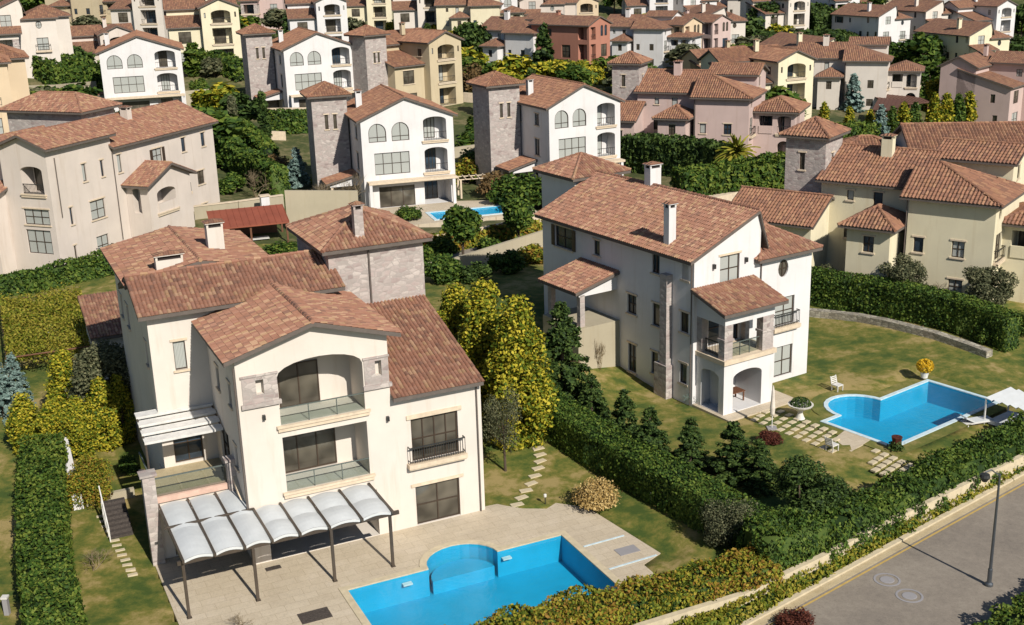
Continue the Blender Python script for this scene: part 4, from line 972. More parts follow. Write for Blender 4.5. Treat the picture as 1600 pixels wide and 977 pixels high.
# pool surround sheet for H2 pool so the grass meets the coping
sheet('pool_surround',loc_poly(F2P,expand(POOL2,1.15)),.83,'lawn_green',holes=[loc_poly(F2P,expand(POOL2,.30))])
def stepsM(t,c):
    def L(u,v): return (u-c[0],v-c[1])
    m=MB(); cu,cv=L(-3.4,-4.8)
    n=14; poly=[(cu-1.75*math.cos(math.pi*k/n),cv+1.55*math.sin(math.pi*k/n)) for k in range(n+1)]
    m.prism(poly,-1.5,-.75); m.build('spa_bench','pool_tile',t)
    m=MB()
    for u in (-6.6,-1.0): a,b=L(u,-4.95); m.box((a-.25,b-.15,-.42),(a+.25,b+.12,-.34))
    m.build('pool_light','white_metal',t)
pool('bright blue rectangular pool with a rounded bay in the paved deck of the cream villa',FM,POOLM,.0,steps=stepsM,cop=.38,copmat='curb')
pool('bright blue pool with a rounded bay, on the lawn of the white villa',F2P,POOL2,.8,cop=.28)
# deck details: drain covers and pale joints
def slabbox(name,label,cat,fr,u0,u1,v0,v1,z,mat,h=.02,group=None,bars=0):
    m=MB(); m.box((0,0,0),(u1-u0,v1-v0,h))
    for k in range(bars): y=(v1-v0)*(k+.5)/bars; m.box((.05,y-.03,h),(u1-u0-.05,y+.03,h+.015))
    o=m.build(name,mat); o.location=fr.w(u0,v0,0); o.location.z=z; o.rotation_euler=(0,0,fr.y); tag(o,label,cat,group); return o
def at(fr,px,py,z): p=PX(px,py,z); d=p-fr.o; return d.dot(fr.u),d.dot(fr.v)
for (px,py,sx,sy,lab) in ((492,962,1.5,1.0,'large rusty slatted grate in the paving at the bottom edge'),(427,888,.8,.35,'small dark grate in the paving beside the pergola posts'),(980,860,1.2,.75,'grey square hatch in the paving right of the pool')):
    u,v=at(FM,px,py,.04); slabbox('drain_cover',lab,'drain cover',FM,u-sx/2,u+sx/2,v-sy/2,v+sy/2,.035,'iron' if px<900 else 'stucco_grey',.02,None,6 if px<900 else 0)
for u0,v0,u1,v1 in ((2.8,-6.5,5.3,-6.45),(2.8,-9.2,5.7,-9.1)):
    m=MB(); a=FM.w(u0,v0,.045); b=FM.w(u1,v1,.045); m.bar(a,b,.12,.02); tag(m.build('paving_joint','pool_coping'),kind='structure')
# road
A=PX(1200,965,-.25); B=PX(1600,746,-.25); d=(B-A).normalized(); nrm=Vector((d.y,-d.x,0))
def rd(s,o,z): p=A+d*s+nrm*o; return Vector((p.x,p.y,z))
def roadz(s): return -.22
sheet('road',[rd(-40,.0,0),rd(70,.0,0),rd(70,9,0),rd(-40,9,0)],-.12,'asphalt',thick=.6)
m=MB(); m.prism([rd(-40,-.28,0)[:2],rd(70,-.28,0)[:2],rd(70,0,0)[:2],rd(-40,0,0)[:2]],-.7,.0); tag(m.build('kerb','curb'),kind='structure')
sheet('road_marking',[rd(-40,.55,0),rd(70,.55,0),rd(70,.67,0),rd(-40,.67,0)],-.116,'yellow_line')
m=MB(); m.prism([rd(-40,.02,0)[:2],rd(70,.02,0)[:2],rd(70,.42,0)[:2],rd(-40,.42,0)[:2]],-.3,-.105); tag(m.build('gutter','path_mat'),kind='structure')
m=MB(); m.prism([rd(-40,7.4,0)[:2],rd(70,7.4,0)[:2],rd(70,7.65,0)[:2],rd(-40,7.65,0)[:2]],-.7,.0); tag(m.build('kerb','curb'),kind='structure')
for px,py,l in ((1386,906,'left of the two round manhole covers in the road'),(1421,931,'right of the two round manhole covers in the road')):
    p=PX(px,py,-.11); m=MB(); m.lathe([(.0,.012),(.33,.012),(.36,.0)],20); m.lathe([(.55,.0),(.55,.008),(.66,.008),(.66,0)],24); o=m.build('manhole_cover','stucco_grey'); o.location=p; tag(o,l,'manhole cover','manhole covers in the road')
# boundary wall strip between H2 and the road
def wall(name,label,pts,thk,z0,z1,mat,cat='wall',cap=None,group=None):
    "pts world xy; z1 scalar or list of top heights"
    t=MB(); n=len(pts); zt=z1 if hasattr(z1,'__len__') else [z1]*n; o0=Vector((pts[0][0],pts[0][1],0))
    for i in range(n-1):
        a=Vector((pts[i][0],pts[i][1],0))-o0; b=Vector((pts[i+1][0],pts[i+1][1],0))-o0; dd=(b-a).normalized(); nn=Vector((-dd.y,dd.x,0))*thk/2
        b2=b+dd*(.002*(i+1)); za,zb=zt[i],zt[i+1]
        q=[a-nn,b2-nn,b2+nn,a+nn]; lo=[Vector((p.x,p.y,z0)) for p in q]; hi=[Vector((q[0].x,q[0].y,za)),Vector((q[1].x,q[1].y,zb)),Vector((q[2].x,q[2].y,zb)),Vector((q[3].x,q[3].y,za))]
        for k in range(4): j=(k+1)%4; t.face([lo[k],lo[j],hi[j],hi[k]])
        t.face(hi)
        if cap:
            nn2=nn*1.35; c=[a-nn2,b2-nn2,b2+nn2,a+nn2]; zz=[za,zb,zb,za]
            lo=[Vector((p.x,p.y,z+.003)) for p,z in zip(c,zz)]; hi=[Vector((p.x,p.y,z+.09)) for p,z in zip(c,zz)]
            for k in range(4): j=(k+1)%4; t.face([lo[k],lo[j],hi[j],hi[k]],1)
            t.face(hi,1); t.face(lo[::-1],1)
    o=t.build(name,[mat,cap or mat]); o.location=o0; return tag(o,label,cat,group)
wp=[PX(x,y,.9) for x,y in ((940,1000),(1000,975),(1160,926),(1225,895),(1290,864),(1380,815),(1450,783),(1600,709),(1700,655))]
wall('boundary_wall','low cream garden wall running along the road behind the ivy bank',[p[:2] for p in wp],.3,-.6,.88,'curb')
wall('garden_wall','stepped white wall beside the tall hedge at the lower left',[FM.xy(-20.75,10.6),FM.xy(-20.75,14),FM.xy(-20.65,18.8)],.55,-.3,[1.1,1.7,2.3],'stucco_white')
wall('garden_wall','small beige retaining wall at the foot of the brown shrub',[FM.xy(-20.3,10.9),FM.xy(-17.6,10.9)],.3,-.3,[.9,.9],'stucco_beigewall')
# lawn edging kerb beside the long hedge
wall('lawn_edging','thin stone edging between the lawn and the long tall hedge',[FM.xy(6.0,8.4),FM.xy(6.75,3.2),FM.xy(7.7,-9.6)],.16,-.3,.12,'path_mat','edging')
# H2 terrace wall, garden walls
DW=[PX(x,y,.9)[:2] for x,y in ((1262,495),(1300,500),(1340,507),(1380,516),(1420,526),(1460,536),(1500,548),(1545,562))]
wall('boundary_wall','grey stone dry wall at the back edge of the pool lawn',DW,.7,.0,[tz(*q)+.5 for q in DW],'stone_wall')
wall('retaining_wall','tall beige retaining wall beside the leafless shrubs, left of the bright white villa',[PD(448,338,123)[:2],PD(560,318,124)[:2]],.35,-1,[tz(*PD(448,338,123)[:2])+4.1,tz(*PD(560,318,124)[:2])+4.2],'stucco_beigewall')
# stepping stones
ORD=['first','second','third','fourth','fifth','sixth','seventh','eighth','ninth','tenth','eleventh','twelfth','last']
def stones(pts,label,z,mat='curb',sx=.42,sy=.26,yaw=None):
    for i,(px,py) in enumerate(pts):
        p=PX(px,py,z); m=MB(); m.prism([(-sx/2,-sy/2),(sx/2,-sy/2*.9),(sx/2*.95,sy/2),(-sx/2,sy/2)],-.08,.03); o=m.build('stepping_stone',mat); zz=tz(p.x,p.y); p=GR(px,py); o.location=(p.x,p.y,p.z+.01); o.rotation_euler=(0,0,FM.y+random.uniform(-.15,.15)); 
        tag(o,ORD[i]+' '+label,'stepping stone','stepping stones '+label[-22:])
stones([(158+i*4.1+ (i%2),807+i*7.6) for i in range(13)],'stepping stone from the far end of the left lawn row by the bare shrub',0,sx=.5,sy=.24)
pr=[(832,683),(837,692),(841,701),(844,711),(844,721),(841,732),(836,744),(830,756),(822,767),(815,778),(808,789),(802,798)]
stones(pr,'stepping stone from the far end of the curved path',.2,sx=.75,sy=.42)
pr=[(1150+i*14+(j*14),660-0*j+i*9.0-j*10.5) for i in range(0) for j in range(3)]
st=[]
for i in range(17):
    for j in range(4):
        x=1200+i*13.5-j*9+6; y=638+i*5.6+j*6.0
        if 1305<x<1360 and y>672: continue
        st.append((x,y))
for i,(x,y) in enumerate(st):
    p=PX(x,y,.82); m=MB(); m.box((-.26,-.17,-.05),(.26,.17,.05)); o=m.build('paving_slab','curb'); o.location=(p.x,p.y,max(p.z,tz(p.x,p.y)+.0)); o.rotation_euler=(0,0,F2P.y+.05); tag(o,'pale square slab set in the grass between the porch and the pool','paving slab','slabs set in the lawn by the pool')
sheet('pool_deck',[PX(x,y,.85)[:2] for x,y in ((1303,686),(1322,671),(1362,686),(1330,706))],.855,'deck_mat',thick=.15)
sheet('porch_floor',[F2.xy(-10.6,-3.6),F2.xy(-4.4,-3.6),F2.xy(-4.4,0),F2.xy(-10.6,0)],.90,'deck_mat',thick=.4)
# street behind the cream villa
sheet('street',[PX(x,y,1.75)[:2] for x,y in ((660,432),(740,428),(845,392),(845,362),(790,378),(690,400))],1.85,'asphalt',thick=1.2)
# ---------------------------------------------------------------- vegetation builders
def qmesh(name,V,quads,mats,mi=None):
    me=bpy.data.meshes.new(name); V=np.asarray(V,'f4'); quads=np.asarray(quads,'i4')
    me.vertices.add(len(V)); me.vertices.foreach_set('co',V.ravel()); me.loops.add(quads.size); me.loops.foreach_set('vertex_index',quads.ravel())
    me.polygons.add(len(quads)); me.polygons.foreach_set('loop_start',np.arange(0,quads.size,4,dtype='i4')); me.polygons.foreach_set('loop_total',np.full(len(quads),4,dtype='i4'))
    if mi is not None: me.polygons.foreach_set('material_index',np.asarray(mi,'i4'))
    me.update(calc_edges=True)
    for m in mats: me.materials.append(MATS[m])
    return me
def leafV(P,N,size,asp=.6,jit=.9):
    n=len(P); N=N+RNG.normal(0,jit,(n,3)); N/=np.linalg.norm(N,axis=1)[:,None]+1e-9
    r=RNG.normal(0,1,(n,3)); t=np.cross(N,r); t/=np.linalg.norm(t,axis=1)[:,None]+1e-9; b=np.cross(N,t)
    s=(size*RNG.uniform(.55,1.25,n))[:,None]
    V=np.stack([P+t*s,P+b*s*asp+N*s*.15,P-t*s,P-b*s*asp+N*s*.1],1).reshape(-1,3)
    return V
def leafmesh(name,P,N,size,mat,asp=.6,jit=.9,core=None,corem=None):
    V=leafV(P,N,size,asp,jit); Q=np.arange(len(V)).reshape(-1,4); mi=None; mats=[mat]
    if core is not None:
        cv,cq=core; Q=np.r_[Q,cq+len(V)]; V=np.r_[V,cv]; mi=np.r_[np.zeros(len(Q)-len(cq)),np.ones(len(cq))]; mats=[mat,corem or mat]
    return qmesh(name,V,Q,mats,mi)
def lump(X,seed,f):
    "cheap smooth noise from sines"
    r=np.random.default_rng(seed); o=np.zeros(len(X))
    for k in range(7):
        w_=r.normal(0,1,3)*f*(1+k*.45); o+=np.sin(X@w_+r.uniform(0,6.3))/(1+k*.35)
    return o/3
def hedge(name,label,cat,pts,width,height,leaf,size=.16,dens=45,group=None,mat2=None,seed=1,lumpy=.18,z0=None,round_=False,under='leaf_dark',jit=.9):
    "leafy hedge following a ground polyline; one mesh with leaves over a dark twiggy core"
    pts=[Vector((p[0],p[1],0)) for p in pts]; P=[];N=[];CV=[];CQ=[]
    r=np.random.default_rng(seed); hs=height if hasattr(height,'__len__') else [height]*len(pts)
    for i in range(len(pts)-1):
        a,b=pts[i],pts[i+1]; L=(b-a).length; d=(b-a)/L; nn=Vector((-d.y,d.x,0)); ha,hb=hs[i],hs[i+1]
        H=(ha+hb)/2; areas=[L*H,L*H,L*width,width*H*.8,width*H*.8]
        for k,A in enumerate(areas):
            n=int(A*dens); 
            if n<1: continue
            x=r.uniform(0,1,n); y=r.uniform(0,1,n)
            if k<2: s=x*L; w_=np.full(n,(k-.5)*width); z=y; nr=np.tile(np.array(nn)*(1 if k else -1),(n,1))+np.array([0,0,.35 if jit>.6 else .0])
            elif k==2: s=x*L; w_=(y-.5)*width; z=np.ones(n); nr=np.tile(np.array([0,0,1.]),(n,1))
            else: s=np.full(n,0. if k==3 else L); w_=(x-.5)*width; z=y; nr=np.tile(np.array(d)*(-1 if k==3 else 1),(n,1))
            if round_: w_=w_*(1-.45*z**3)
            hh=ha+(hb-ha)*s/L
            X=np.array(a)[None]+np.array(d)[None]*s[:,None]+np.array(nn)[None]*w_[:,None]; 
            zz=z*hh; X[:,2]=zz
            X+=nr*(lump(X,seed,1.3)[:,None]*lumpy+r.normal(0,.06,(n,1)))
            P.append(X); N.append(nr)
        n_=max(2,int(L/2)); 
        for j in range(n_):
            c=[]
            for q in (j/n_,(j+1)/n_):
                o=a+d*L*q; hq=(ha+(hb-ha)*q)-.22; ww=width/2-.2
                for sg,z in ((-1,-.4),(-1,hq),(1,hq),(1,-.4)): c.append(np.array(o+nn*sg*ww*(1 if z<0 else (.7 if round_ else 1)))+np.array([0,0,z]))
            m=len(CV); CV+=c
            for e in range(3): CQ.append((m+e,m+e+1,m+e+5,m+e+4))
            if j==0: CQ.append((m,m+1,m+2,m+3))
            if j==n_-1: CQ.append((m+4,m+5,m+6,m+7))
    P=np.concatenate(P);N=np.concatenate(N);CV=np.array(CV);CQ=np.array(CQ)
    g=terr(P[:,0],P[:,1]) if z0 is None else z0; P[:,2]+=g; g=terr(CV[:,0],CV[:,1]) if z0 is None else z0; CV[:,2]+=g
    o0=Vector((pts[0].x,pts[0].y,0)); P-=np.array(o0); CV-=np.array(o0)
    me=leafmesh(name,P,N,size,leaf,jit=jit,core=(CV,CQ),corem=under); o=link(name,me); o.location=o0
    return tag(o,label,cat,group)
def fib(n,r):
    v=r.normal(0,1,(n,3)); return v/(np.linalg.norm(v,axis=1)[:,None]+1e-9)
PR={}
def proto(kind,leaf,n,ls,seed):
    k=(kind,leaf,n,round(ls,4),seed)
    if k in PR: return PR[k]
    r=np.random.default_rng(seed*17+len(kind)); tr=MB(); trunk=None
    if kind in('round','open','lolly'):
        cz,rx,rz=(.64,.36,.33) if kind!='lolly' else (.70,.27,.28); K=26 if kind!='open' else 20
        d=fib(K,r); rad=r.uniform(.45,.95,K)**.6; C=np.stack([d[:,0]*rx*rad,d[:,1]*rx*rad,cz+d[:,2]*rz*rad],1); cr=r.uniform(.09,.16,K)
        if kind=='lolly': C=np.stack([d[:,0]*rx*.6,d[:,1]*rx*.6,cz+d[:,2]*rz*.6],1); cr=r.uniform(.12,.15,K)
        w_=r.choice(K,n,p=cr**2/np.sum(cr**2)); dd=fib(n,r); P=C[w_]+dd*(cr[w_]*r.uniform(.55,1.1,n))[:,None]; N=dd+np.array([0,0,.3])
        tr.tube((0,0,-.08),(0.01,0,.3),.028,.02,7); tr.tube((.01,0,.3),(0,.01,.55),.02,.012,6)
        for q in range(7): e=C[q]; tr.tube((.01,0,.28+.03*q),tuple(e),.011,.004,5)
    elif kind=='cone':
        K=130; z=np.sort(r.uniform(.04,.97,K)); R_=.27*(1-z)**.85*r.uniform(.75,1.1,K)+.012; th=r.uniform(0,6.283,K)
        w_=r.choice(K,n,p=R_/R_.sum()); f=r.uniform(.15,1,n)**.7
        P=np.stack([np.cos(th[w_])*R_[w_]*f,np.sin(th[w_])*R_[w_]*f,z[w_]-.10*f*R_[w_]/.27*.6],1)+r.normal(0,.011,(n,3))
        N=np.stack([np.cos(th[w_])*.6,np.sin(th[w_])*.6,np.full(n,.6)],1); tr.tube((0,0,-.08),(0,0,.95),.022,.004,6)
    elif kind in('col','cypress','columnar'):
        rr={'col':.24,'cypress':.10,'columnar':.16}[kind]; K=75; z=r.uniform(.05,.93,K)
        prof=lambda z:np.clip(np.sin(np.pi*np.clip(z*.86+.10,0,1))**.55,0,1)*np.clip((1.02-z)*1.7,0,1)**.6
        th=r.uniform(0,6.283,K); Rz=rr*prof(z)*r.uniform(.35,.75,K); C=np.stack([np.cos(th)*Rz,np.sin(th)*Rz,z],1); cr=r.uniform(.05,.085,K)*(rr/.2)**.5
        w_=r.choice(K,n); dd=fib(n,r); dd[:,2]*=1.7; P=C[w_]+dd*(cr[w_]*r.uniform(.5,1.1,n))[:,None]; P[:,2]=np.clip(P[:,2],0.01,1.03); N=dd*np.array([1,1,.3])+np.array([0,0,.5]); tr.tube((0,0,-.08),(0,0,.8),.03,.01,6)
    elif kind=='shrub':
        K=22; d=fib(K,r); d[:,2]=np.abs(d[:,2]); C=d*np.array([.36,.36,.55])*r.uniform(.5,1,(K,1)); C[:,2]+=.15; cr=r.uniform(.13,.24,K)
        w_=r.choice(K,n); dd=fib(n,r); P=C[w_]+dd*(cr[w_]*r.uniform(.5,1.1,n))[:,None]; P[:,2]=np.abs(P[:,2]); N=dd+np.array([0,0,.4])
        for q in range(6): tr.tube((0,0,-.1),tuple(C[q]),.02,.006,5)
    elif kind=='bare':
        P=None
        def br(p,d,L,rad,dep):
            q=p+d*L; tr.tube(tuple(p),tuple(q),rad,rad*.6,4,0,False)
            if dep==0: return
            for _ in range(3 if dep>1 else 4):
                nd=(d+r.normal(0,.48,3)+np.array([0,0,.12])); nd/=np.linalg.norm(nd); br(q-d*L*r.uniform(0,.3),nd,L*r.uniform(.62,.85),rad*.58,dep-1)
        for s_ in range(3):
            d=np.array([r.normal(0,.35),r.normal(0,.35),1.]); d/=np.linalg.norm(d); br(np.array([0,0,-.05]),d,.32,.018,4)
    elif kind=='grassy':      # spray of arching blades
        P=[];N=[]
        for q in range(n):
            th=r.uniform(0,6.283); L=r.uniform(.35,.62); e=r.uniform(.3,1.35); f=r.uniform(.35,1)
            P.append((math.cos(th)*L*math.cos(e)*f*1.1+r.normal(0,.03),math.sin(th)*L*math.cos(e)*f*1.1+r.normal(0,.03),max(.02,L*math.sin(e)*1.3*f))); N.append((math.cos(th),math.sin(th),.4))
        P=np.array(P);N=np.array(N)
    elif kind=='palm':
        P=None; tr.tube((0,0,-.08),(0,0,.55),.045,.05,8)
    me=None
    if kind=='palm':
        mb=MB()
        for q in range(110):
            th=r.uniform(0,6.283); el=r.uniform(-.35,1.35); L=r.uniform(.3,.44); p=Vector((0,0,.56)); d=Vector((math.cos(th)*math.cos(el),math.sin(th)*math.cos(el),math.sin(el))); side=Vector((-math.sin(th),math.cos(th),0)); seg=5; prev=None
            for k in range(seg+1):
                wdt=.03*math.sin(math.pi*min(.95,(k+.6)/(seg+1)))
                cur=(p+side*wdt,p.copy()+Vector((0,0,.02)),p-side*wdt)
                if prev:
                    mb.face([prev[0],cur[0],cur[1],prev[1]]); mb.face([prev[1],cur[1],cur[2],prev[2]])
                prev=cur; p=p+d*(L/seg); d=(d+Vector((0,0,-.22))).normalized()
        me=bpy.data.meshes.new('fronds'); me.from_pydata(mb.v,[],mb.f); me.materials.append(MATS[leaf])
    elif P is not None: me=leafmesh('crown',P,N,ls,leaf,jit=.7 if kind in('cone',) else .9)
    tm=None
    if tr.v:
        tm=bpy.data.meshes.new('trunk'); tm.from_pydata(tr.v,[],tr.f); tm.materials.append(MATS['bark' if kind!='bare' else leaf])
    PR[k]=(me,tm); return PR[k]
KN={'round':'tree','open':'tree','lolly':'topiary_tree','cone':'conifer','col':'conifer','columnar':'conifer','cypress':'cypress','shrub':'shrub','bare':'bare_shrub','grassy':'ornamental_grass','palm':'palm_tree'}
KC={'round':'tree','open':'tree','lolly':'tree','cone':'conifer','col':'conifer','columnar':'conifer','cypress':'conifer','shrub':'shrub','bare':'shrub','grassy':'shrub','palm':'palm tree'}
_tn=[0]
def tree(kind,p,h,leaf,label,n=2500,ls=.03,group=None,w=1.,seed=None,dz=-.02):
    _tn[0]+=1; sd=seed if seed is not None else _tn[0]%4
    cm,tm=proto(kind,leaf,n,ls,sd)
    if not hasattr(p,'z') or len(p)<3: p=Vector((p[0],p[1],tz(p[0],p[1])))
    t=thing(KN[kind],label,KC[kind],(p[0],p[1],p[2]+dz),(_tn[0]*2.4)%6.28,group); t.scale=(h*w,h*w,h)
    if cm: link('fronds' if kind=='palm' else 'crown',cm,t)
    if tm: link('trunk' if kind!='bare' else 'twigs',tm,t)
    return t
# ================================================================= near vegetation
def uv(*q): return [FM.xy(a,b) for a,b in q]
hedge('hedge','tall bright green clipped hedge at the lower left corner','hedge',uv((-23.35,-9),(-23.2,2),(-22.6,10),(-21.9,15.8)),2.3,[2.6,2.6,2.6,2.7],'leaf_green',.11,140,seed=3,lumpy=.16,jit=.6)
hedge('hedge','long tall dark hedge between the cream villa garden and the white villa lawn','hedge',uv((7.5,9.0),(8.4,2.5),(9.6,-9.0),(10.6,-12.2)),1.9,[2.3,2.3,2.1,2.0],'leaf_hedge',.10,150,seed=4,lumpy=.07,jit=.42)
hedge('hedge','low yellow and rust coloured hedge along the near end of the front pool','hedge',uv((-8,-13.9),(-2,-14.0),(2.5,-14.2),(6.5,-14.4),(9.0,-14.2)),1.9,[1.5,1.6,1.6,1.7,1.8],'leaf_autumn',.105,190,seed=5,lumpy=.3)
hedge('hedge','mixed green shrub hedge inside the garden wall along the road','hedge',uv((8.8,-13.4),(13,-12.9),(18,-11.9),(24,-10.4),(30,-9.2),(36,-8.0)),2.7,[2.6,2.3,1.7,1.5,1.7,1.9],'leaf_hedge',.115,130,seed=6,lumpy=.42,round_=True)
ap=[rd(s,-1.15,0) for s in (-14,-6,2,12,22,32,44)]
hedge('ivy_bank','yellow-green ivy bank between the garden wall and the road kerb','ivy',ap,1.75,.95,'leaf_ivy',.11,150,seed=7,lumpy=.16,round_=True,under='leaf_hedge',z0=-.42)
ap=[rd(s,9.2,0) for s in (-4,4,12,22,34)]
hedge('hedge','dense green hedge across the road in the lower right corner','hedge',ap,2.6,[1.2,1.4,1.4,1.4,1.4],'leaf_green',.11,140,seed=8,lumpy=.3,z0=-.3)
hedge('hedge','dark clipped hedge at the back of the pool lawn, above the dry stone wall','hedge',[PX(x,y,1.2)[:2] for x,y in ((1250,472),(1340,488),(1430,506),(1500,522),(1580,546))],1.6,2.6,'leaf_hedge',.12,120,seed=9,lumpy=.08,jit=.45,under='leaf_dark')
hedge('hedge','green and russet shrub row in front of the beige villa at the left edge','hedge',[PX(x,y,1.2)[:2] for x,y in ((-40,478),(60,462),(150,444),(215,432))],1.3,[1.9,1.9,2.0,2.2],'leaf_hedge',.18,60,seed=10,lumpy=.35)
Tn=9000
# lime conifers and deciduous right of M
tree('col',GR(762,640),8.6,'leaf_lime','large yellow-green conifer directly right of the cream villa roof, left of the pair',20900,0.0144,w=1.25,seed=1,group='yellow-green conifers beside the cream villa')
tree('col',GR(812,690),9.3,'leaf_lime','tallest yellow-green conifer beside the dark conifer, right of the pair',22800,0.0137,w=1.15,seed=2,group='yellow-green conifers beside the cream villa')
tree('col',GR(716,600),7.0,'leaf_lime','small yellow-green conifer rising behind the villa roof edge',15200,0.0158,w=1.2,seed=3,group='yellow-green conifers beside the cream villa')
tree('open',GR(790,736),5.6,'leaf_olive','thin-trunked grey-green tree in the lawn at the right corner of the cream villa',5700,0.0130,w=.62,seed=1)
tree('cone',GR(880,640),7.6,'leaf_dark','large dark conifer below the beige terrace wall of the white villa',22800,0.0144,w=1.35,seed=1)
for i,(x,y,h,l,w_) in enumerate(((925,668,3.8,'second dark conifer from the terrace wall, behind the long hedge',1.5),(975,700,4.0,'third dark conifer from the terrace wall, behind the long hedge',1.5),(1015,735,4.2,'dark conifer halfway along the long hedge',1.5),(1078,735,3.4,'dark pointed conifer standing on the lawn side of the long hedge',1.6),(1145,745,3.6,'dark spreading conifer near the lower end of the long hedge',1.8),(1185,760,3.0,'bushy dark conifer at the lower end of the lawn',1.9))):
    tree('cone',GR(x,y),h,'leaf_dark',l,11400,0.0187,w=w_,group='dark conifers along the long hedge')
tree('round',GR(1250,835),3.9,'leaf_dark','dark green rounded tree beside the feathery grey bush',13300,0.0202,w=1.3)
tree('shrub',GR(1210,870),3.4,'leaf_hedge','green bush at the corner where the hedges meet above the road',11400,0.0216,w=1.2)
tree('shrub',GR(1142,848),3.7,'leaf_olive','feathery grey-green bush at the lower end of the long hedge',17100,0.0158,w=.95)
tree('shrub',GR(1290,800),2.6,'leaf_dark','dark shrub among the roadside hedge, below the lawn',9500,0.0252,w=1.3)
tree('grassy',GR(932,792),2.3,'leaf_straw','dry straw-coloured ornamental grass clump at the edge of the paved deck',9880,0.0324,w=1.05)
# left cluster
tree('col',GR(112,668),5.2,'leaf_lime','tallest yellow conifer of the cluster left of the villa',13300,0.0187,w=1.3,seed=1,group='yellow conifers left of the cream villa')
for x,y,h,w_,l in ((45,705,3.8,1.5,'broad yellow conifer at the far left of the cluster'),(90,712,3.6,1.4,'yellow conifer second from left in the cluster'),(128,716,4.0,1.3,'yellow conifer in the middle of the cluster behind the white wall'),(168,700,4.6,1.2,'slender yellow conifer beside the dark round tree'),(196,690,4.4,1.0,'narrow yellow conifer next to the white louvres')):
    tree('col',GR(x,y),h,'leaf_lime',l,9500,0.0216,w=w_,group='yellow conifers left of the cream villa')
tree('round',GR(182,668),5.7,'leaf_olive','large dark grey-green round tree behind the yellow conifers',20900,0.0173,w=1.15)
tree('shrub',GR(145,778),3.3,'leaf_autumn','brown and green dense shrub above the small retaining wall',15200,0.0202,w=1.15)
tree('cone',GR(8,655),4.4,'leaf_blue','blue-green conifer at the left edge, left of the pair',9500,0.0202,w=1.3,group='blue-green conifers at the left edge')
tree('cone',GR(30,640),4.2,'leaf_blue','blue-green conifer at the left edge, right of the pair',9500,0.0202,w=1.2,group='blue-green conifers at the left edge')
tree('bare',GR(145,892),1.5,'twig','low bare round shrub in the left lawn',w=1.3)
tree('shrub',GR(200,740),1.6,'leaf_hedge','small green bush at the shaded foot of the terrace wall',2000,.05)
tree('bare',GR(375,985),1.0,'twig','bare twiggy shrub at the corner of the deck, bottom edge',w=1.5)
tree('shrub',GR(1240,985),1.5,'leaf_red','reddish twiggy bush at the bottom edge beside the road',4750,0.0324,w=1.5)
# vine arbour in the far left
t=thing('vine_arbour','flat arbour smothered in yellow-green vines at the left, in front of the shrub row','arbour',GR(70,560),FM.y)
q=Vector(t.location); P_=[];rr=np.random.default_rng(5)
pts=[PX(x,y,3.2) for x,y in ((0,470),(125,455),(150,540),(10,560))]
n=15000; a=rr.uniform(0,1,n); b=rr.uniform(0,1,n); A_=[np.array(p) for p in pts]
X=(A_[0][None]*((1-a)*(1-b))[:,None]+A_[1][None]*(a*(1-b))[:,None]+A_[2][None]*(a*b)[:,None]+A_[3][None]*((1-a)*b)[:,None]); X[:,2]+=rr.normal(0,.3,n)+lump(X,3,1.1)*.6
X-=np.array(q); ca,sa=math.cos(-FM.y),math.sin(-FM.y); X[:,:2]=X[:,:2]@np.array([[ca,sa],[-sa,ca]])
link('vine',leafmesh('vine',X,np.tile([0,0,1.],(n,1)),.12,'leaf_ivy'),t)
m=MB()
inv=lambda p:(Matrix.Rotation(-FM.y,4,'Z')@(Vector(p)-q))
for p in pts: b_=inv(p); m.tube((b_.x,b_.y,-.6),(b_.x,b_.y,b_.z),.08)
for i in range(4): m.tube(inv(pts[i]),inv(pts[(i+1)%4]),.06)
m.build('frame','wood_brown',t)
m=MB()
pp=[inv(PX(x,y,z)) for x,y,z in ((52,556,.5),(110,548,.5),(110,505,2.0),(56,505,2.0))]
m.face(pp); m.face([p+Vector((0,0,-.3)) for p in pp]); m.build('glass_roof','stucco_grey',t)
# H2 garden
tree('shrub',GR(1200,694),1.05,'leaf_red','dark red low shrub at the foot of the closed parasol',6650,0.0360,w=1.7)
tree('shrub',GR(1290,448),2.4,'leaf_olive','grey-green shrub at the corner of the white villa, above the lawn',5700,0.0288,w=1.2)
tree('round',GR(1410,478),3.9,'leaf_olive','round olive tree in front of the pale yellow villa, left of the two',9500,0.0216,w=1.25,group='olive trees in front of the yellow villa')
tree('round',GR(1540,500),4.3,'leaf_olive','larger round olive tree below the balcony of the yellow villa, right of the two',11400,0.0202,w=1.3,group='olive trees in front of the yellow villa')
tree('bare',GR(1462,480),2.6,'twig','small leafless tree between the two olive trees')
tree('shrub',GR(1556,540),2.4,'leaf_hedge','green shrub on the lawn bank at the right edge, nearer of two',5700,0.0324,w=1.2)
tree('shrub',GR(1600,520),2.2,'leaf_green','light green shrub at the right edge behind the dark hedge',5700,0.0324,w=1.3)
tree('bare',GR(1085,632),1.3,'leaf_blue','low bluish bush beside the stone chimney of the white villa',w=1.4)
for i,(x,y,h) in enumerate(((893,562,1.8),(906,575,1.9),(926,566,2.9),(938,570,2.7),(957,560,2.4))):
    tree('bare',GR(x,y+8),h,'leaf_brown',['leftmost','second from left','middle','second from right','rightmost'][i]+' climbing shrub trained up the beige terrace wall',w=.35,group='climbing shrubs on the terrace wall')
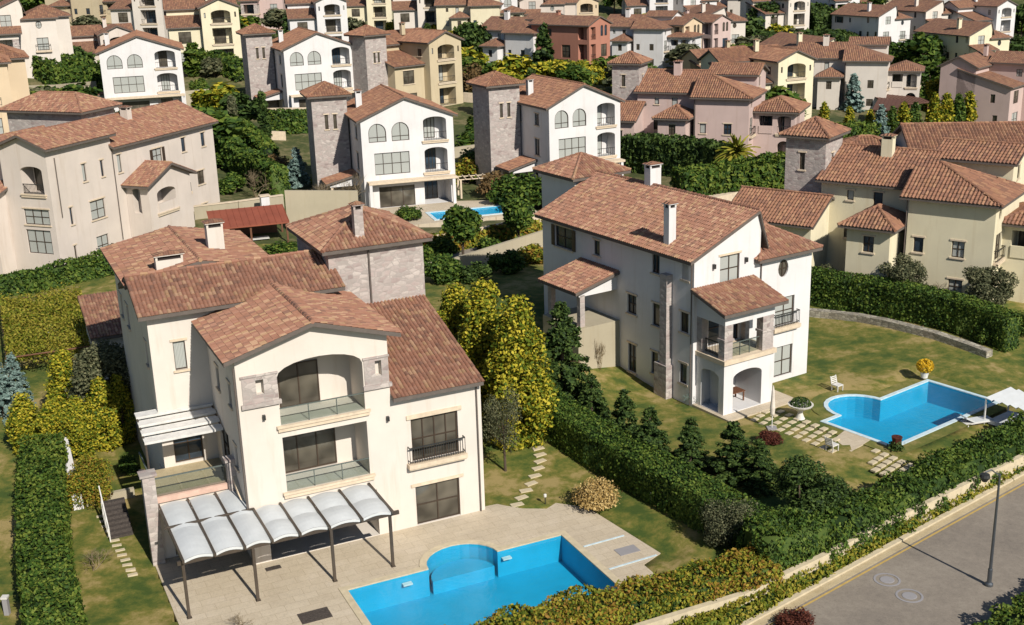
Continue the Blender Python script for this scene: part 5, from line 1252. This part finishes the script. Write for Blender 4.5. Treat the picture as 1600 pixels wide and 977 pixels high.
# ================================================================= near objects
def umbrella_closed(p):
    t=thing('parasol','closed white parasol standing in the red shrub bed','parasol',p)
    m=MB(); m.tube((0,0,0),(0,0,2.9),.03,n=8); m.build('pole','white_metal',t)
    m=MB(); m.lathe([(.03,.9),(.14,1.0),(.17,1.4),(.13,1.9),(.10,2.5),(.03,2.85)],12); o=m.build('canopy','fabric_cream',t)
    m=MB(); m.box((-.3,-.3,0),(.3,.3,.08)); m.build('base','stucco_grey',t)
umbrella_closed(GR(1206,670))
def planter(p,label,kind,s=1.,leaf='leaf_dark'):
    t=thing('planter',label,'planter',p); m=MB()
    m.lathe([(0,0),(.26*s,0),(.22*s,.06*s),(.12*s,.3*s),(.16*s,.45*s),(.62*s,.72*s),(.66*s,.80*s),(.56*s,.8*s),(.5*s,.72*s),(0,.70*s)],16); m.build('bowl','pot_white',t)
    P=fib(500,np.random.default_rng(3)); P[:,2]=np.abs(P[:,2]); 
    o=link('plant',leafmesh('plant',P*np.array([.5,.5,.35])*s+np.array([0,0,.78*s]),P,.07*s,leaf),t)
planter(GR(1250,654),'wide white stone bowl planter with dark plants on the lawn by the slabs',0,1.25)
def chair(p,yaw,label):
    t=thing('garden_chair',label,'chair',p,yaw,'garden chairs around the pool'); m=MB(); m.box((-.28,-.28,.38),(.28,.28,.44)); m.build('seat','white_metal',t)
    m=MB(); m.bar((-.26,.28,.42),(-.26,.42,.95),.05,.05); m.bar((.26,.28,.42),(.26,.42,.95),.05,.05)
    for k in range(4): z=.52+k*.12; m.bar((-.26,.3+k*.03,z),(.26,.3+k*.03,z),.03,.07)
    m.build('backrest','white_metal',t)
    for a in(-.25,.25):
        for b in(-.25,.25): m=MB(); m.box((a-.025,b-.025,0),(a+.025,b+.025,.38)); m.build('leg','white_metal',t)
chair(GR(1308,610),.6,'white garden chair on the lawn left of the pool bay'); chair(GR(1300,704),2.2,'white garden chair at the lower corner of the pool deck')
def lounger(p,yaw,label):
    t=thing('sun_lounger',label,'sun lounger',p,yaw,'sun loungers by the pool of the white villa'); m=MB(); m.box((-.35,-1,.22),(.35,.35,.3)); m.bar((0,.35,.26),(0,1.0,.62),.7,.08); m.build('cushion','fabric',t)
    m=MB(); m.box((-.38,-1.02,.16),(.38,1.0,.22)); m.build('frame','white_metal',t)
    for a in(-.3,.3):
        for b in(-.9,.8): m=MB(); m.box((a-.03,b-.03,0),(a+.03,b+.03,.16)); m.build('leg','white_metal',t)
p=GR(1525,662); lounger(p,F2P.y+1.2,'white sun lounger in front of the striped canopy by the pool')
t=thing('canopy_daybed','white striped canopy on posts at the far corner of the pool, right edge','canopy',GR(1585,668),F2P.y)
for k in range(5): m=MB(); m.face([(-1.4,-1.3+k*.55,1.9+.0),(1.4,-1.3+k*.55,1.9),(1.4,-.9+k*.55,2.02),(-1.4,-.9+k*.55,2.02)]); m.box((-1.4,-1.3+k*.55,1.84),(1.4,-1.27+k*.55,1.9)); m.build('canopy_strip','fabric',t)
for a in(-1.35,1.35):
    for b in(-1.3,1.3): m=MB(); m.box((a-.04,b-.04,0),(a+.04,b+.04,1.9)); m.build('post','white_metal',t)
m=MB(); m.box((-1.2,-1.1,.25),(1.2,1.1,.5)); m.build('mattress','fabric',t)
t=thing('planter','small pot with a bright yellow bush on the pool lawn','planter',GR(1444,590)); m=MB(); m.lathe([(0,0),(.22,0),(.3,.42),(.25,.42),(0,.38)],12); m.build('pot','pot_white',t)
P=fib(900,np.random.default_rng(9)); link('plant',leafmesh('plant',P*np.array([.55,.55,.45])+np.array([0,0,.85]),P,.09,'leaf_yellow'),t)
t=thing('planter','pot with a dark spiky plant at the near corner of the lawn pool','planter',GR(1400,704)); m=MB(); m.lathe([(0,0),(.2,0),(.3,.45),(.25,.45),(0,.4)],12); m.build('pot','leaf_red',t)
link('plant',proto('grassy','leaf_dark',700,.09,1)[0],t); t.children[-1].location=(0,0,.4); t.children[-1].scale=(1.1,1.1,1.1)
# wooden dining set in the arched porch
t=thing('wooden_table','wooden table inside the arched porch of the white villa','table',F2.w(-8.2,-1.2,.12),F2.y); m=MB(); m.box((-.8,-.45,.7),(.8,.45,.76)); m.build('tabletop','wood_brown',t)
for a in(-.7,.7):
    for b in(-.38,.38): m=MB(); m.box((a-.04,b-.04,0),(a+.04,b+.04,.7)); m.build('leg','wood_brown',t)
# street lamp
def street_lamp(p,label,h=6.2,group=None,arm=(-.9,.3)):
    t=thing('street_lamp',label,'street lamp',p,0,group)
    m=MB(); m.tube((0,0,0),(0,0,h),.085,.05,10); m.lathe([(.0,0),(.2,0),(.2,.12),(.11,.2),(.11,.9),(.09,.95)],12); m.build('pole','pole_metal',t)
    m=MB(); m.tube((0,0,h-.1),(arm[0]*.6,arm[1]*.6,h+.25),.035); m.tube((arm[0]*.6,arm[1]*.6,h+.25),(arm[0],arm[1],h+.15),.035); m.build('arm','pole_metal',t)
    m=MB(); m.lathe([(0,0),(.22,-.05),(.26,-.18),(.12,-.42),(0,-.45)][::-1],12,(arm[0],arm[1],h+.1)); m.build('lamp_head','frame_metal',t)
    return t
p=PX(1545,915,-.12); street_lamp(p,'tall grey street lamp standing beside the road at the lower right',6.0,arm=(-.75,-.1))
p=PX(1386,866,-.2); 
# small garden lights
for x,y,l in ((1017,778,'small white bollard light against the long dark hedge'),(852,788,'tiny garden spotlight in the lawn beside the straw-coloured grass'),(90,846,'small white light on the tall hedge at the lower left')):
    if x==90: continue
    t=thing('garden_light',l,'garden light',GR(x,y+8 if x==1017 else y)); m=MB(); m.tube((0,0,0),(0,0,.45),.03); m.build('post','frame_metal',t); m=MB(); m.lathe([(0,.45),(.09,.47),(.09,.62),(0,.66)],8); m.build('lamp_head','white_metal',t)
t=thing('utility_post','short post with a pale cap at the left edge below the hedge','post',GR(12,960)); m=MB(); m.box((-.12,-.12,0),(.12,.12,.9)); m.build('post','stucco_grey',t); m=MB(); m.box((-.16,-.16,.9),(.16,.16,1.0)); m.build('cap','white_metal',t)
# side stair rail beside M
t=thing('stair','dark narrow side stair with white railings at the left wall of the cream villa','stairs',FM.w(-19.0,6,0),FM.y)
for k in range(9): m=MB(); m.box((-.6,-k*.0+k*.3,0),(.6,k*.3+.3,.16*(k+1))); m.build('step','iron',t)
m=MB(); m.bar((-.65,0,1.0),(-.65,2.7,2.4),.06,.06); [m.box((-.68,k*.6,0.1),(-.62,k*.6+.05,1.0+k*.31)) for k in range(5)]; m.build('railing','white_metal',t)
# pavilion of the left plot: tiled garage roof behind M on the left
h=House('garage','low outbuilding with a steep tiled roof left of the cream villa','outbuilding',FM.w(-17.4,28.2,.9),24.9,'stucco_cream',0)
h.block(.3,2.5,.6,6.2,-2,4.1,('sf',5.6,.6),og=.3,L=[W(2,3,1.8,2.8)]); h.done()
# red-roofed pavilion behind M
def pavilion(name,label,a,b,c,z,h_,mat,posts=True):
    "a front-left, b front-right, c back-right eave corners (world xy)"
    a=Vector((*a,0)); b=Vector((*b,0)); yaw=math.atan2((b-a).y,(b-a).x); L=(b-a).length; D=(Vector((*c,0))-b).length
    t=thing(name,label,'pavilion',(a.x,a.y,z),yaw)
    m=MB(); P=[(0,0,h_),(L,0,h_),(L,D,h_+.9),(0,D,h_+.9)]; m.face(P); m.face([(x,y,zz-.14) for x,y,zz in P][::-1])
    for i in range(4): p0,p1=P[i],P[(i+1)%4]; m.face([p0,p1,(p1[0],p1[1],p1[2]-.14),(p0[0],p0[1],p0[2]-.14)])
    n=int(L/.6)
    for k in range(n+1): m.bar((L*k/n,0,h_+.03),(L*k/n,D,h_+.93),.04,.04)
    m.build('roof',mat,t)
    for x,y in ((.25,.3),(L-.25,.3),(L*.5,.3),(.25,D-.3),(L-.25,D-.3)): m=MB(); m.box((x-.09,y-.09,0),(x+.09,y+.09,h_-.1)); m.build('post','wood_brown',t)
    m=MB(); m.box((L*.1,D-.35,0),(L*.9,D-.2,h_)); m.build('back_wall','wood_brown',t)
    m=MB(); m.box((L*.45,D*.35,.7),(L*.75,D*.6,.76)); m.build('tabletop','white_metal',t)
    return t
za=1.9+2.5
pavilion('pavilion','garden pavilion with a plain rust-red roof between the beige villa and the stone tower',PX(330,357,za)[:2],PX(452,345,za)[:2],PX(436,318,za+.9)[:2],1.7,2.6,'red_roof')
wall('garden_wall','pale garden wall with a white chimney behind the rust-red pavilion',[PX(303,326,4.3)[:2],PX(372,318,4.5)[:2],PX(442,308,4.6)[:2]],.4,0,[4.5,4.7,4.8],'stucco_beigewall',cap='trim_cream')
t=thing('barbecue_chimney','small white masonry chimney behind the rust-red pavilion roof','chimney',PX(414,318,4.6)-Vector((0,0,2.6)),FM.y); m=MB(); m.box((-.45,-.35,0),(.45,.35,3.4)); m.build('stack','stucco_white',t); m=MB(); m.box((-.55,-.45,3.4),(.55,.45,3.52)); m.build('cap','trim_cream',t)
# garden in front of H7
def GD(x,y): return GR(x,y)
FB=Frame(*HP['B'])
sheet('pool_terrace',[FB.xy(1,-10),FB.xy(17.5,-10),FB.xy(17.5,-2.5),FB.xy(11,-.2),FB.xy(1,-.2)],FB.o.z+.12,'deck_mat',holes=[[FB.xy(6.0,-8.8),FB.xy(15.6,-8.8),FB.xy(15.6,-4.8),FB.xy(6.0,-4.8)]],thick=.6)
pool('small turquoise pool in front of the bright white villa',FB,[(6.2,-8.6),(15.4,-8.6),(15.4,-5.0),(6.2,-5.0)],FB.o.z+.1,depth=1.0,cop=.4)
# ================================================================= middle distance vegetation
def hp(pts,zo=1.0):
    out=[]
    for x,y in pts:
        p=GR(x,y); out.append((p.x,p.y))
    return out
hedge('hedge','green and russet hedge along the street below the small pool','hedge',hp([(655,398),(745,386),(850,372)]),1.5,1.7,'leaf_autumn',.26,28,seed=21,lumpy=.3)
tree('lolly',GR(724,412),5.6,'leaf_hedge','topiary tree with a rounded block crown by the street, left of the pair',3500,.045,w=1.1,group='topiary street trees behind the cream villa')
tree('lolly',GR(811,392),5.3,'leaf_hedge','topiary tree with a rounded block crown by the street, right of the pair',3500,.045,w=1.1,group='topiary street trees behind the cream villa')
tree('shrub',GR(685,440),3.4,'leaf_hedge','leafy bush between the stone tower and the street',3000,.045,w=1.1)
tree('shrub',GR(660,420),3.0,'leaf_green','ivy mass on the street wall beside the stone tower',2500,.05,w=1.0)
wall('garden_wall','cream wall along the street beneath the russet hedge',hp([(655,430),(700,424),(850,385)]),.35,.5,[3.2,3.1,3.2],'stucco_beigewall')
wall('garden_wall','pale wall strip above the street, under the green hedge by the small pool',hp([(640,400),(740,386),(850,362)]),.35,.5,[3.3,3.3,3.4],'trim_cream')
for i,(x,y,h,w_,lf,l) in enumerate(((800,318,4.2,1.5,'leaf_hedge','dark bushy shrub left end of the big shrub mass beside the white twin-arched villa'),(835,322,4.6,1.5,'leaf_hedge','large dark green shrub in the middle of the shrub mass'),(870,318,4.4,1.4,'leaf_dark','dark green shrub at the right end of the shrub mass, above the small tower roof'),(770,305,3.6,1.2,'leaf_brown','brownish shrub above the lawn of the small pool'),(730,285,3.8,1.6,'leaf_autumn','russet shrub beside the corner of the bright white villa'),(745,262,3.4,1.6,'leaf_hedge','green shrub under the porch roof of the white twin-arched villa'))):
    tree('shrub',GR(x,y),h,lf,l,3500,.05,w=w_)
t=thing('garden_pergola','small pale garden pergola on the lawn right of the bright white villa','pergola',GR(742,306),R(12)); 
for a in(-1.8,1.8):
    for b in(-1,1): m=MB(); m.box((a-.1,b-.1,0),(a+.1,b+.1,2.2)); m.build('post','trim_cream',t)
for k in range(6): m=MB(); m.box((-2.1+k*.82,-1.3,2.25),(-2.0+k*.82,1.3,2.4)); m.build('beam','trim_cream',t)
m=MB(); m.box((-2.2,-1.05,2.2),(2.2,-.95,2.3)); m.box((-2.2,.95,2.2),(2.2,1.05,2.3)); m.build('cross_beam','trim_cream',t)
hedge('hedge','long diagonal clipped hedge behind the rust-red pavilion','hedge',hp([(335,245),(372,270),(412,296),(440,310)]),2.2,3.6,'leaf_hedge',.3,22,seed=22,lumpy=.3)
hedge('hedge','clipped hedge on the terrace below the green-roofed white villa','hedge',hp([(412,206),(455,207),(500,203)]),2,3.0,'leaf_hedge',.3,22,seed=23,lumpy=.25)
hedge('hedge','upper diagonal hedge beside the tall white villa','hedge',hp([(308,150),(345,185),(385,225),(425,262)]),2.2,2.6,'leaf_green',.3,22,seed=24,lumpy=.35)
for i,(k,x,y,h,w_,lf,l) in enumerate((('cypress',368,222,6.5,1.1,'leaf_olive','grey-green cypress left of the pair below the green-roofed villa'),('cypress',416,226,7.4,1.0,'leaf_dark','dark cypress right of the pair below the green-roofed villa'),('cone',466,292,5.0,1.2,'leaf_blue','blue spruce above the beige retaining wall'),('shrub',430,270,3.0,1.6,'leaf_brown','brown leafless shrub beside the blue spruce'),('shrub',392,262,3.0,1.5,'leaf_autumn','russet shrub behind the diagonal hedge'),('shrub',500,288,2.2,1.5,'leaf_lime','small lime shrub right of the blue spruce'),('bare',505,342,5.0,1.1,'twig','tall bare shrub against the beige retaining wall, left of two'),('bare',545,335,5.4,1.0,'twig','tall bare shrub at the right end of the beige retaining wall'),('bare',400,308,4.2,1.1,'twig','bare tree behind the white barbecue chimney'),('shrub',330,400,2.6,1.4,'leaf_green','green shrub left of the pavilion terrace'),('shrub',440,405,2.2,2.2,'leaf_green','green grassy bush in front of the rust-red pavilion'))):
    tree(k,GR(x,y),h,lf,l,2600,.05 if k!='cypress' else .045,w=w_)
# pink house hedges
hedge('hedge','tall very dark hedge in front of the pink villa','hedge',hp([(975,262),(1040,270),(1100,276),(1145,284)]),2.4,4.2,'leaf_dark',.3,24,seed=25,lumpy=.35)
hedge('hedge','broad green hedge stepping down behind the long roof of the white villa','hedge',hp([(1060,318),(1110,312),(1165,304),(1232,292)]),4.0,3.6,'leaf_green',.3,24,seed=26,lumpy=.3)
tree('palm',GR(1150,290),6.6,'leaf_ivy','bushy fan palm in front of the pink villa',w=1.05)
wall('garden_wall','cream sloping wall top behind the long brown roof of the white villa',hp([(1108,322),(1182,304)]),1.2,.5,[tz(*hp([(1108,322)])[0])+1.0,tz(*hp([(1182,304)])[0])+1.0],'trim_cream')
# conifer rows on the right
lab=['leftmost','second','third','fourth','fifth','sixth','seventh','eighth','ninth','tenth','eleventh','twelfth','thirteenth','fourteenth','fifteenth','sixteenth','seventeenth','eighteenth','nineteenth','last']
n=16
for i in range(n):
    x=1362+i*12.4; y=158+i*1.5+ (8 if i>12 else 0)
    tree('columnar',GR(x,y+4),4.6+.4*(i%3),'leaf_hedge' if i<7 else 'leaf_lime' if i%3 else 'leaf_autumn','%s conifer from the left in the back row by the hip-roofed whitish villa'%lab[i],1500,.05,w=1.5,group='conifer row in front of the hip-roofed villa')
for i,(x,y,h,lf) in enumerate(((1239,196,3.6,'leaf_lime'),(1247,198,3.2,'leaf_lime'),(1287,196,3.6,'leaf_lime'),(1326,204,3.6,'leaf_lime'),(1358,212,3.8,'leaf_lime'),(1393,206,3.8,'leaf_hedge'),(1410,205,4.4,'leaf_lime'),(1428,203,4.2,'leaf_hedge'),(1458,200,5.4,'leaf_lime'),(1476,200,5.4,'leaf_lime'),(1495,198,5.2,'leaf_hedge'),(1512,196,5.4,'leaf_lime'),(1530,194,6.6,'leaf_hedge'),(1548,188,8.2,'leaf_lime'),(1558,178,8.2,'leaf_lime'))):
    tree('col',GR(x,y),h,lf,'%s %s conifer from the left in the row behind the pale yellow villa'%(lab[i],'yellow' if lf=='leaf_lime' else 'green'),1800,.05,w=1.15,group='conifer row behind the pale yellow villa')
tree('cone',GR(1332,172),6.2,'leaf_blue','blue-green conifer beside the terrace of the cream loggia villa',2500,.05,w=1.3)
tree('cone',GR(1375,215),5.0,'leaf_blue','blue-grey conifer between the two garden roofs',2000,.05,w=1.2)
for (x0,y0,x1,y1,z,l) in ((1392,168,1452,170,3.0,'dark brown garden pavilion roof among the conifers, the larger one'),(1362,180,1400,184,3.0,'smaller dark garden pavilion roof left of the larger one')):
    a=GR(x0,y0+14); b=GR(x1,y1+14); d_=(b-a); nn=Vector((-d_.y,d_.x,0)).normalized()*6; c=b+nn
    pavilion('pavilion',l,(a.x,a.y),(b.x,b.y),(c.x,c.y),min(a.z,b.z),2.6,'dark_roof')
hedge('hedge','green hedge mass behind the slim tower of the pale yellow villa','hedge',hp([(1225,232),(1290,226),(1360,222)]),2.4,2.6,'leaf_green',.3,20,seed=27,lumpy=.4)
# in front of red villa and tan villa
for i,(k,x,y,h,w_,lf,l) in enumerate((('round',738,112,9.5,1.1,'leaf_dark','big dark tree right of the tan villa'),('shrub',742,140,5.5,1.2,'leaf_brown','reddish bare tree below the big dark tree'),('cone',851,112,9.0,1.2,'leaf_dark','dark pointed conifer between the white hipped villa and the red villa'),('shrub',878,118,4,1.5,'leaf_green','green shrub at the foot of the dark conifer'),('shrub',905,122,4.2,1.6,'leaf_lime','yellow-green shrub in front of the red villa, left'),('shrub',930,126,4.2,1.6,'leaf_lime','yellow-green shrub in front of the red villa, middle'),('shrub',958,126,4.2,1.6,'leaf_green','green shrub in front of the red villa, right'),('shrub',980,132,4.0,1.5,'leaf_lime','yellow-green shrub beside the slim tower of the pink villa'))):
    tree(k,GR(x,y),h,lf,l,2200,.055,w=w_)
hedge('hedge','lime green hedge below the red villa','hedge',hp([(895,128),(940,130),(990,134)]),2.4,2.6,'leaf_lime',.4,14,seed=28,lumpy=.4)
hedge('hedge','dark olive hedge below the cream corner villa','hedge',hp([(66,128),(105,132),(150,128)]),5,3.6,'leaf_hedge',.4,14,seed=29,lumpy=.5)
hedge('hedge','lime hedge on the slope above the tall white villa','hedge',hp([(165,38),(190,36),(222,34)]),5,4.0,'leaf_lime',.5,12,seed=30,lumpy=.5)
hedge('hedge','hedge running between the tall white villa and the two-gabled villa','hedge',hp([(276,102),(310,106),(350,108),(380,125)]),3,2.6,'leaf_hedge',.4,14,seed=31,lumpy=.4)
hedge('hedge','dark hedge belt below the cream loggia villa at the top edge','hedge',hp([(1195,50),(1260,50),(1330,48),(1370,50)]),10,6,'leaf_dark',.6,8,seed=32,lumpy=.7)
hedge('hedge','dark hedge belt lower on the upper right slope','hedge',hp([(1185,78),(1230,84),(1290,78),(1350,76)]),6,4,'leaf_dark',.6,8,seed=33,lumpy=.7)
hedge('hedge','yellow hedge strip between the tan villa and the top row','hedge',hp([(612,52),(660,56),(706,60)]),3,2.6,'leaf_lime',.5,12,seed=34,lumpy=.4)
for i,(k,x,y,h,w_,lf,l) in enumerate((('round',1195,60,9,1.3,'leaf_dark','dark tree left of the cream loggia villa at the top'),('round',1290,34,9,1.2,'leaf_dark','dark tree between the two small villas at the top right'),('round',1440,120,9,1.3,'leaf_hedge','dark green tree on the upper right slope, left of three'),('round',1468,112,10,1.2,'leaf_dark','dark green tree on the upper right slope, middle of three'),('round',1494,120,9,1.2,'leaf_dark','dark green tree on the upper right slope, right of three'),('round',1450,150,7,1.3,'leaf_hedge','broad green tree above the yellow conifers'),('round',1595,60,9,1.2,'leaf_dark','dark tree at the right edge beside the bright white tall villa'),('shrub',190,20,6,1.6,'leaf_green','light green tree at the top left above the lime hedge'),('round',560,30,7,1.3,'leaf_hedge','green tree between the white twin-gabled and the cream and pink villas'),('round',630,14,7,1.3,'leaf_hedge','dark green tree at the top edge beside the pink villa'),('round',960,22,8,1.2,'leaf_hedge','dark tree above the red villa roof'),('round',1160,22,8,1.2,'leaf_dark','dark tree at the top edge, left of the dark tree belt'),('round',1230,30,8,1.2,'leaf_hedge','tree at the top edge beside the cream loggia villa'),('round',1380,36,8,1.2,'leaf_hedge','tree beside the white bay villa on the upper right slope'),('cypress',138,14,8,1.2,'leaf_dark','thin dark cypress at the top edge on the left'),('round',268,60,7,1.2,'leaf_hedge','dark tree right of the tall white villa roof'),('shrub',335,118,4,1.5,'leaf_olive','grey-green shrub below the two-gabled villa'),('shrub',215,120,3,1.3,'leaf_hedge','shrub beside the lower wall of the tall white villa'))):
    tree(k,GR(x,y),h,lf,l,1600,.07,w=w_)
# scatter of garden greenery filling plots between the villas
rr=random.Random(5); boxes=[(o.location.x,o.location.y) for o in S.objects if o.get('category') in('villa','outbuilding')]
cnt=0; words=['olive','green','dark','lime']; 
for _ in range(2500):
    if cnt>=290: break
    y=rr.uniform(150,345); x=rr.uniform(-.46*y,.46*y)
    if any(math.hypot(x-bx+ (6 if 1 else 0),y-by-6)<11.5 for bx,by in boxes): continue
    z=tz(x,y); q_=Vector((x,y,z+1-HC)); px_=800+F*q_.dot(RT)/q_.dot(FW); py_=488.5-F*q_.dot(UP)/q_.dot(FW)
    if 130<px_<290 and 55<py_<200 or px_<130 and 30<py_<105 or px_>1215 and py_>112 or 380<px_<720 and 120<py_: continue
    lf=rr.choice(['leaf_hedge','leaf_green','leaf_dark','leaf_olive','leaf_lime','leaf_hedge'])
    k=rr.choice(['shrub','shrub','round','columnar','round']); h={'shrub':rr.uniform(2.4,4.2),'round':rr.uniform(4,6.5),'columnar':rr.uniform(3.5,6)}[k]
    tree(k,(x,y,z),h,lf,'small %s in the gardens between the far villas on the hillside'%('conifer' if k=='columnar' else 'tree' if k=='round' else 'bush'),900 if k!='columnar' else 800,.085,group='small %ss in the far gardens'%('conifer' if k=='columnar' else 'tree' if k=='round' else 'bushe' ),w=1.7,seed=cnt%4,dz=-.1)
    cnt+=1

wall('retaining_wall','pale terrace wall below the dark olive hedge, left of the tall white villa',hp([(40,150),(90,148),(150,142)]),.5,-2,[tz(*q)+1.6 for q in hp([(40,150),(90,148),(150,142)])],'stucco_beigewall')
wall('retaining_wall','beige block retaining wall right of the tall white villa',hp([(283,176),(330,172)]),.5,-2,[tz(*q)+3.4 for q in hp([(283,176),(330,172)])],'stucco_beigewall')

for (a,b),c,l,m_ in ((((345,214),(447,218)),1.1,'low pale wall behind the two cypresses below the green-roofed terrace','trim_cream'),(((392,186),(498,184)),1.6,'pale terrace wall above the clipped hedge, below the towered white villa','trim_cream'),(((705,246),(762,238)),1.3,'beige wall under the porch roof of the white twin-arched villa','stucco_beigewall'),(((886,112),(985,120)),1.2,'pale wall under the terracotta red villa garden','stucco_beigewall'),(((1232,250),(1240,232)),1.0,'short pale wall beside the slim tower of the pale yellow villa','trim_cream'),(((725,158),(765,162)),1.4,'low cream wall by the lawn right of the tan villa','trim_cream'),(((590,44),(700,50)),1.4,'long pale wall strip below the cream and pink villa at the top','trim_cream'),(((1190,66),(1330,62)),1.6,'long pale wall between the two dark hedge belts at upper right','trim_cream')):
    q=hp([a,b]); wall('garden_wall',l,q,.4,-2,[tz(*p)+c for p in q],m_)

for i,(x,y,h,lf,l) in enumerate(((700,440,2.6,'leaf_hedge','green bush at the street bend behind the yellow-green conifers'),(745,440,2.2,'leaf_dark','dark bush on the lawn side of the street, middle'),(790,425,2.6,'leaf_hedge','rounded bush on the lawn side of the street, towards the white villa'),(830,412,2.4,'leaf_autumn','russet bush beside the corner of the large white villa'),(765,398,2.2,'leaf_hedge','bush between the two topiary trees'),(690,400,2.4,'leaf_green','bright green bush left of the topiary pair'),(640,345,2.2,'leaf_hedge','bush left of the small pool terrace'),(480,320,2.4,'leaf_brown','dry shrub below the blue spruce by the retaining wall'),(520,338,2.6,'leaf_olive','grey-green shrub at the foot of the beige retaining wall'),(365,300,2.8,'leaf_hedge','green shrub on the slope right of the beige villa'),(350,262,2.8,'leaf_green','leafy shrub on the slope below the tall white villa'),(318,230,2.8,'leaf_lime','yellow-green shrub at the roof corner of the beige villa'))):
    tree('shrub',GR(x,y),h,lf,l,2600,.055,w=1.5)
